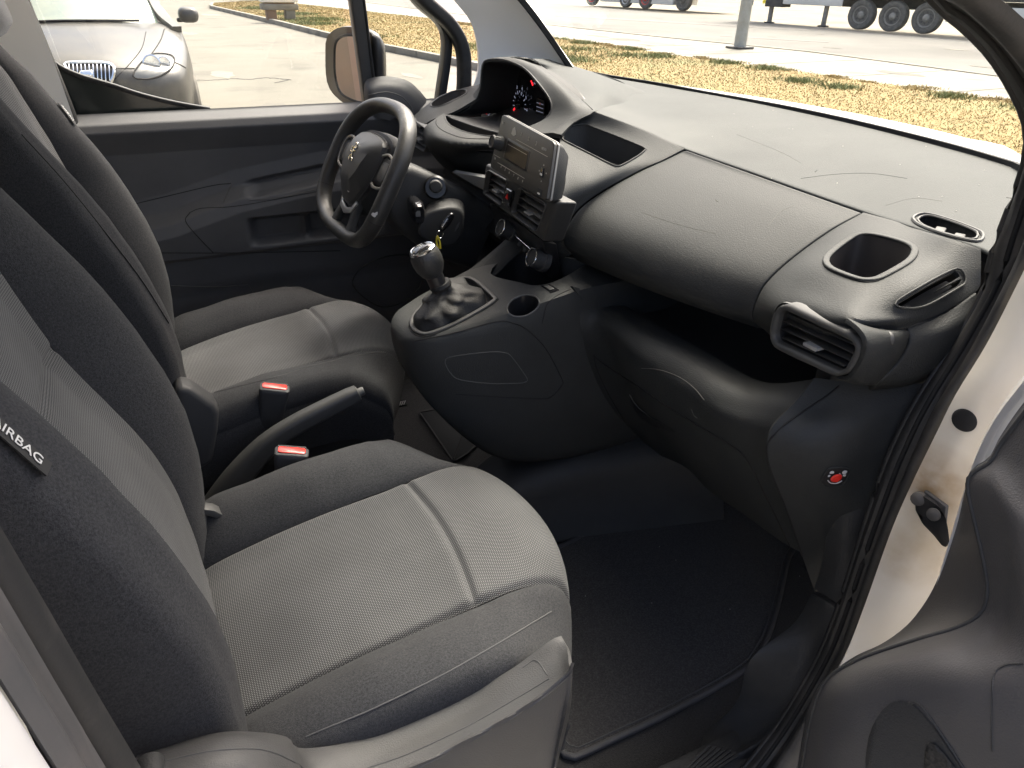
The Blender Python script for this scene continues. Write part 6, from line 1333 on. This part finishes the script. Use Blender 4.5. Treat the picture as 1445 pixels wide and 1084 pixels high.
sweep('mirror_bezel', list(gl0), circ(.0035, 6), M['seam'], mh, closed=True, up=(1, 0, 0))
tube('mirror_arm', [V(.22, .84, 1.17), V(.20, .90, 1.17), V(.17, .95, 1.18)], .022, M['satin3'], dd)

# ============================================================ OPEN PASSENGER DOOR
pd = thing('passenger_door', 'open passenger door with textured black trim at the right edge', 'door')
def colx(p): return [W(a, b, **{k: v}) for a, b, k, v in p]
# main trim surface facing the cabin (rows from the hinge side outwards)
T = [colx([(1500, 520, 'x', .20), (1450, 578, 'x', .20), (1412, 628, 'x', .195), (1398, 652, 'x', .19), (1372, 668, 'x', .185), (1366, 690, 'x', .182), (1378, 745, 'x', .175), (1390, 800, 'x', .165), (1394, 836, 'x', .160), (1384, 866, 'x', .155), (1350, 886, 'x', .145), (1290, 904, 'x', .13), (1210, 932, 'x', .115), (1165, 962, 'x', .105), (1146, 1010, 'x', .10), (1132, 1084, 'x', .095), (1115, 1180, 'x', .09)]),
     colx([(1520, 560, 'x', .19), (1480, 600, 'x', .188), (1440, 650, 'x', .182), (1424, 668, 'x', .178), (1404, 680, 'x', .172), (1400, 700, 'x', .168), (1410, 750, 'x', .160), (1418, 800, 'x', .152), (1420, 845, 'x', .145), (1410, 884, 'x', .138), (1375, 912, 'x', .122), (1310, 930, 'x', .105), (1235, 950, 'x', .095), (1192, 985, 'x', .085), (1172, 1035, 'x', .08), (1160, 1100, 'x', .075), (1150, 1190, 'x', .075)]),
     colx([(1560, 640, 'x', .18), (1530, 665, 'x', .176), (1500, 695, 'x', .17), (1480, 710, 'x', .165), (1460, 725, 'x', .158), (1456, 745, 'x', .15), (1462, 790, 'x', .14), (1466, 835, 'x', .13), (1466, 880, 'x', .12), (1452, 925, 'x', .112), (1410, 960, 'x', .10), (1345, 985, 'x', .09), (1285, 1010, 'x', .085), (1245, 1045, 'x', .08), (1230, 1090, 'x', .075), (1220, 1150, 'x', .07), (1210, 1220, 'x', .07)]),
     colx([(1700, 760, 'x', .18), (1680, 780, 'x', .17), (1660, 800, 'x', .165), (1640, 820, 'x', .16), (1620, 840, 'x', .15), (1610, 860, 'x', .14), (1600, 900, 'x', .13), (1590, 950, 'x', .12), (1580, 1000, 'x', .11), (1560, 1040, 'x', .10), (1520, 1080, 'x', .095), (1460, 1110, 'x', .09), (1410, 1140, 'x', .09), (1380, 1170, 'x', .09), (1360, 1210, 'x', .085), (1340, 1260, 'x', .08), (1330, 1320, 'x', .08)])]
tg = np.array([cr(r, 90) for r in T]); tg = np.array([cr(tg[:, j], 60) for j in range(90)]).transpose(1, 0, 2)
tp_ = shell('door_trim', tg, M['opendoor'], pd, .006, eye=(-.6, -1.1, 1.6)); tt = bvh(tp_)
edge = tg[0]
be = colx([(1510, 505, 'x', .235), (1450, 562, 'x', .235), (1412, 615, 'x', .235), (1396, 645, 'x', .236), (1372, 662, 'x', .236), (1362, 690, 'x', .236), (1352, 735, 'x', .236), (1336, 785, 'x', .236), (1318, 828, 'x', .236), (1300, 858, 'x', .236), (1278, 884, 'x', .236), (1245, 908, 'x', .236), (1200, 930, 'x', .230), (1158, 965, 'x', .220), (1138, 1012, 'x', .21), (1124, 1090, 'x', .21), (1110, 1180, 'x', .21)])
bec = cr(be, 90)
shell('trim_side', np.array([cr([a, a*.93+b*.07+V(0, .001, 0), (a+b)/2, b], 14) for a, b in zip(edge, bec)]).transpose(1, 0, 2), M['opendoor'], pd, .004, eye=(-.3, -.3, 1.5))
tube('trim_rim', list(edge), .0022, M['dark'], pd, res=120)
groove('pocket_line', tt, [(1226, 1084), (1228, 1040), (1250, 1008), (1262, 1000)], pd, .0012)
pk_ = [(1262, 1100), (1258, 1050), (1266, 1012), (1278, 996), (1290, 992), (1302, 998), (1318, 1020), (1345, 1060), (1370, 1100)]
P = trace(tt, pk_, 30, 0)
if len(P) > 8: 
    sweep('speaker_recess_rim', P, circ(.0014, 6), M['dark'], pd)
onbody('speaker_recess', [(1230, 1100), (1225, 1050), (1240, 1010), (1262, 990), (1285, 992), (1305, 1010), (1335, 1050), (1360, 1100), (1300, 1120)], M['dark'], tt, pd, .0015, .004)
onbody('speaker_mesh', [(1312, 1110), (1308, 1062), (1316, 1046), (1330, 1056), (1352, 1084), (1366, 1112)], M['meshfab'], tt, pd, .004, .004)
groove('arm_rest_line', tt, [(1400, 1060), (1400, 980), (1404, 950), (1420, 938), (1445, 936)], pd, .0009, 30, M['dark'])
# painted door shell edge behind the trim
e1 = [W(1508, 480, x=.236), W(1454, 545, x=.237), W(1418, 592, x=.238), W(1392, 640, x=.239), W(1374, 690, x=.24), W(1350, 770, x=.24), W(1325, 850, x=.24), W(1300, 905, x=.24), W(1270, 960, x=.24)]
e1 = [p+V(0, 0, 0) for p in e1]; e2 = [p+V(.012, -.045, .0) for p in e1]
shell('door_shell_edge', grid([e1, [(a+b)/2+V(-.006, 0, 0) for a, b in zip(e1, e2)], e2, [p+V(.01, -.9, 0) for p in e1]], 40, 20), M['whiteclean'], pd, .008, eye=(-.8, -1, 1.4))
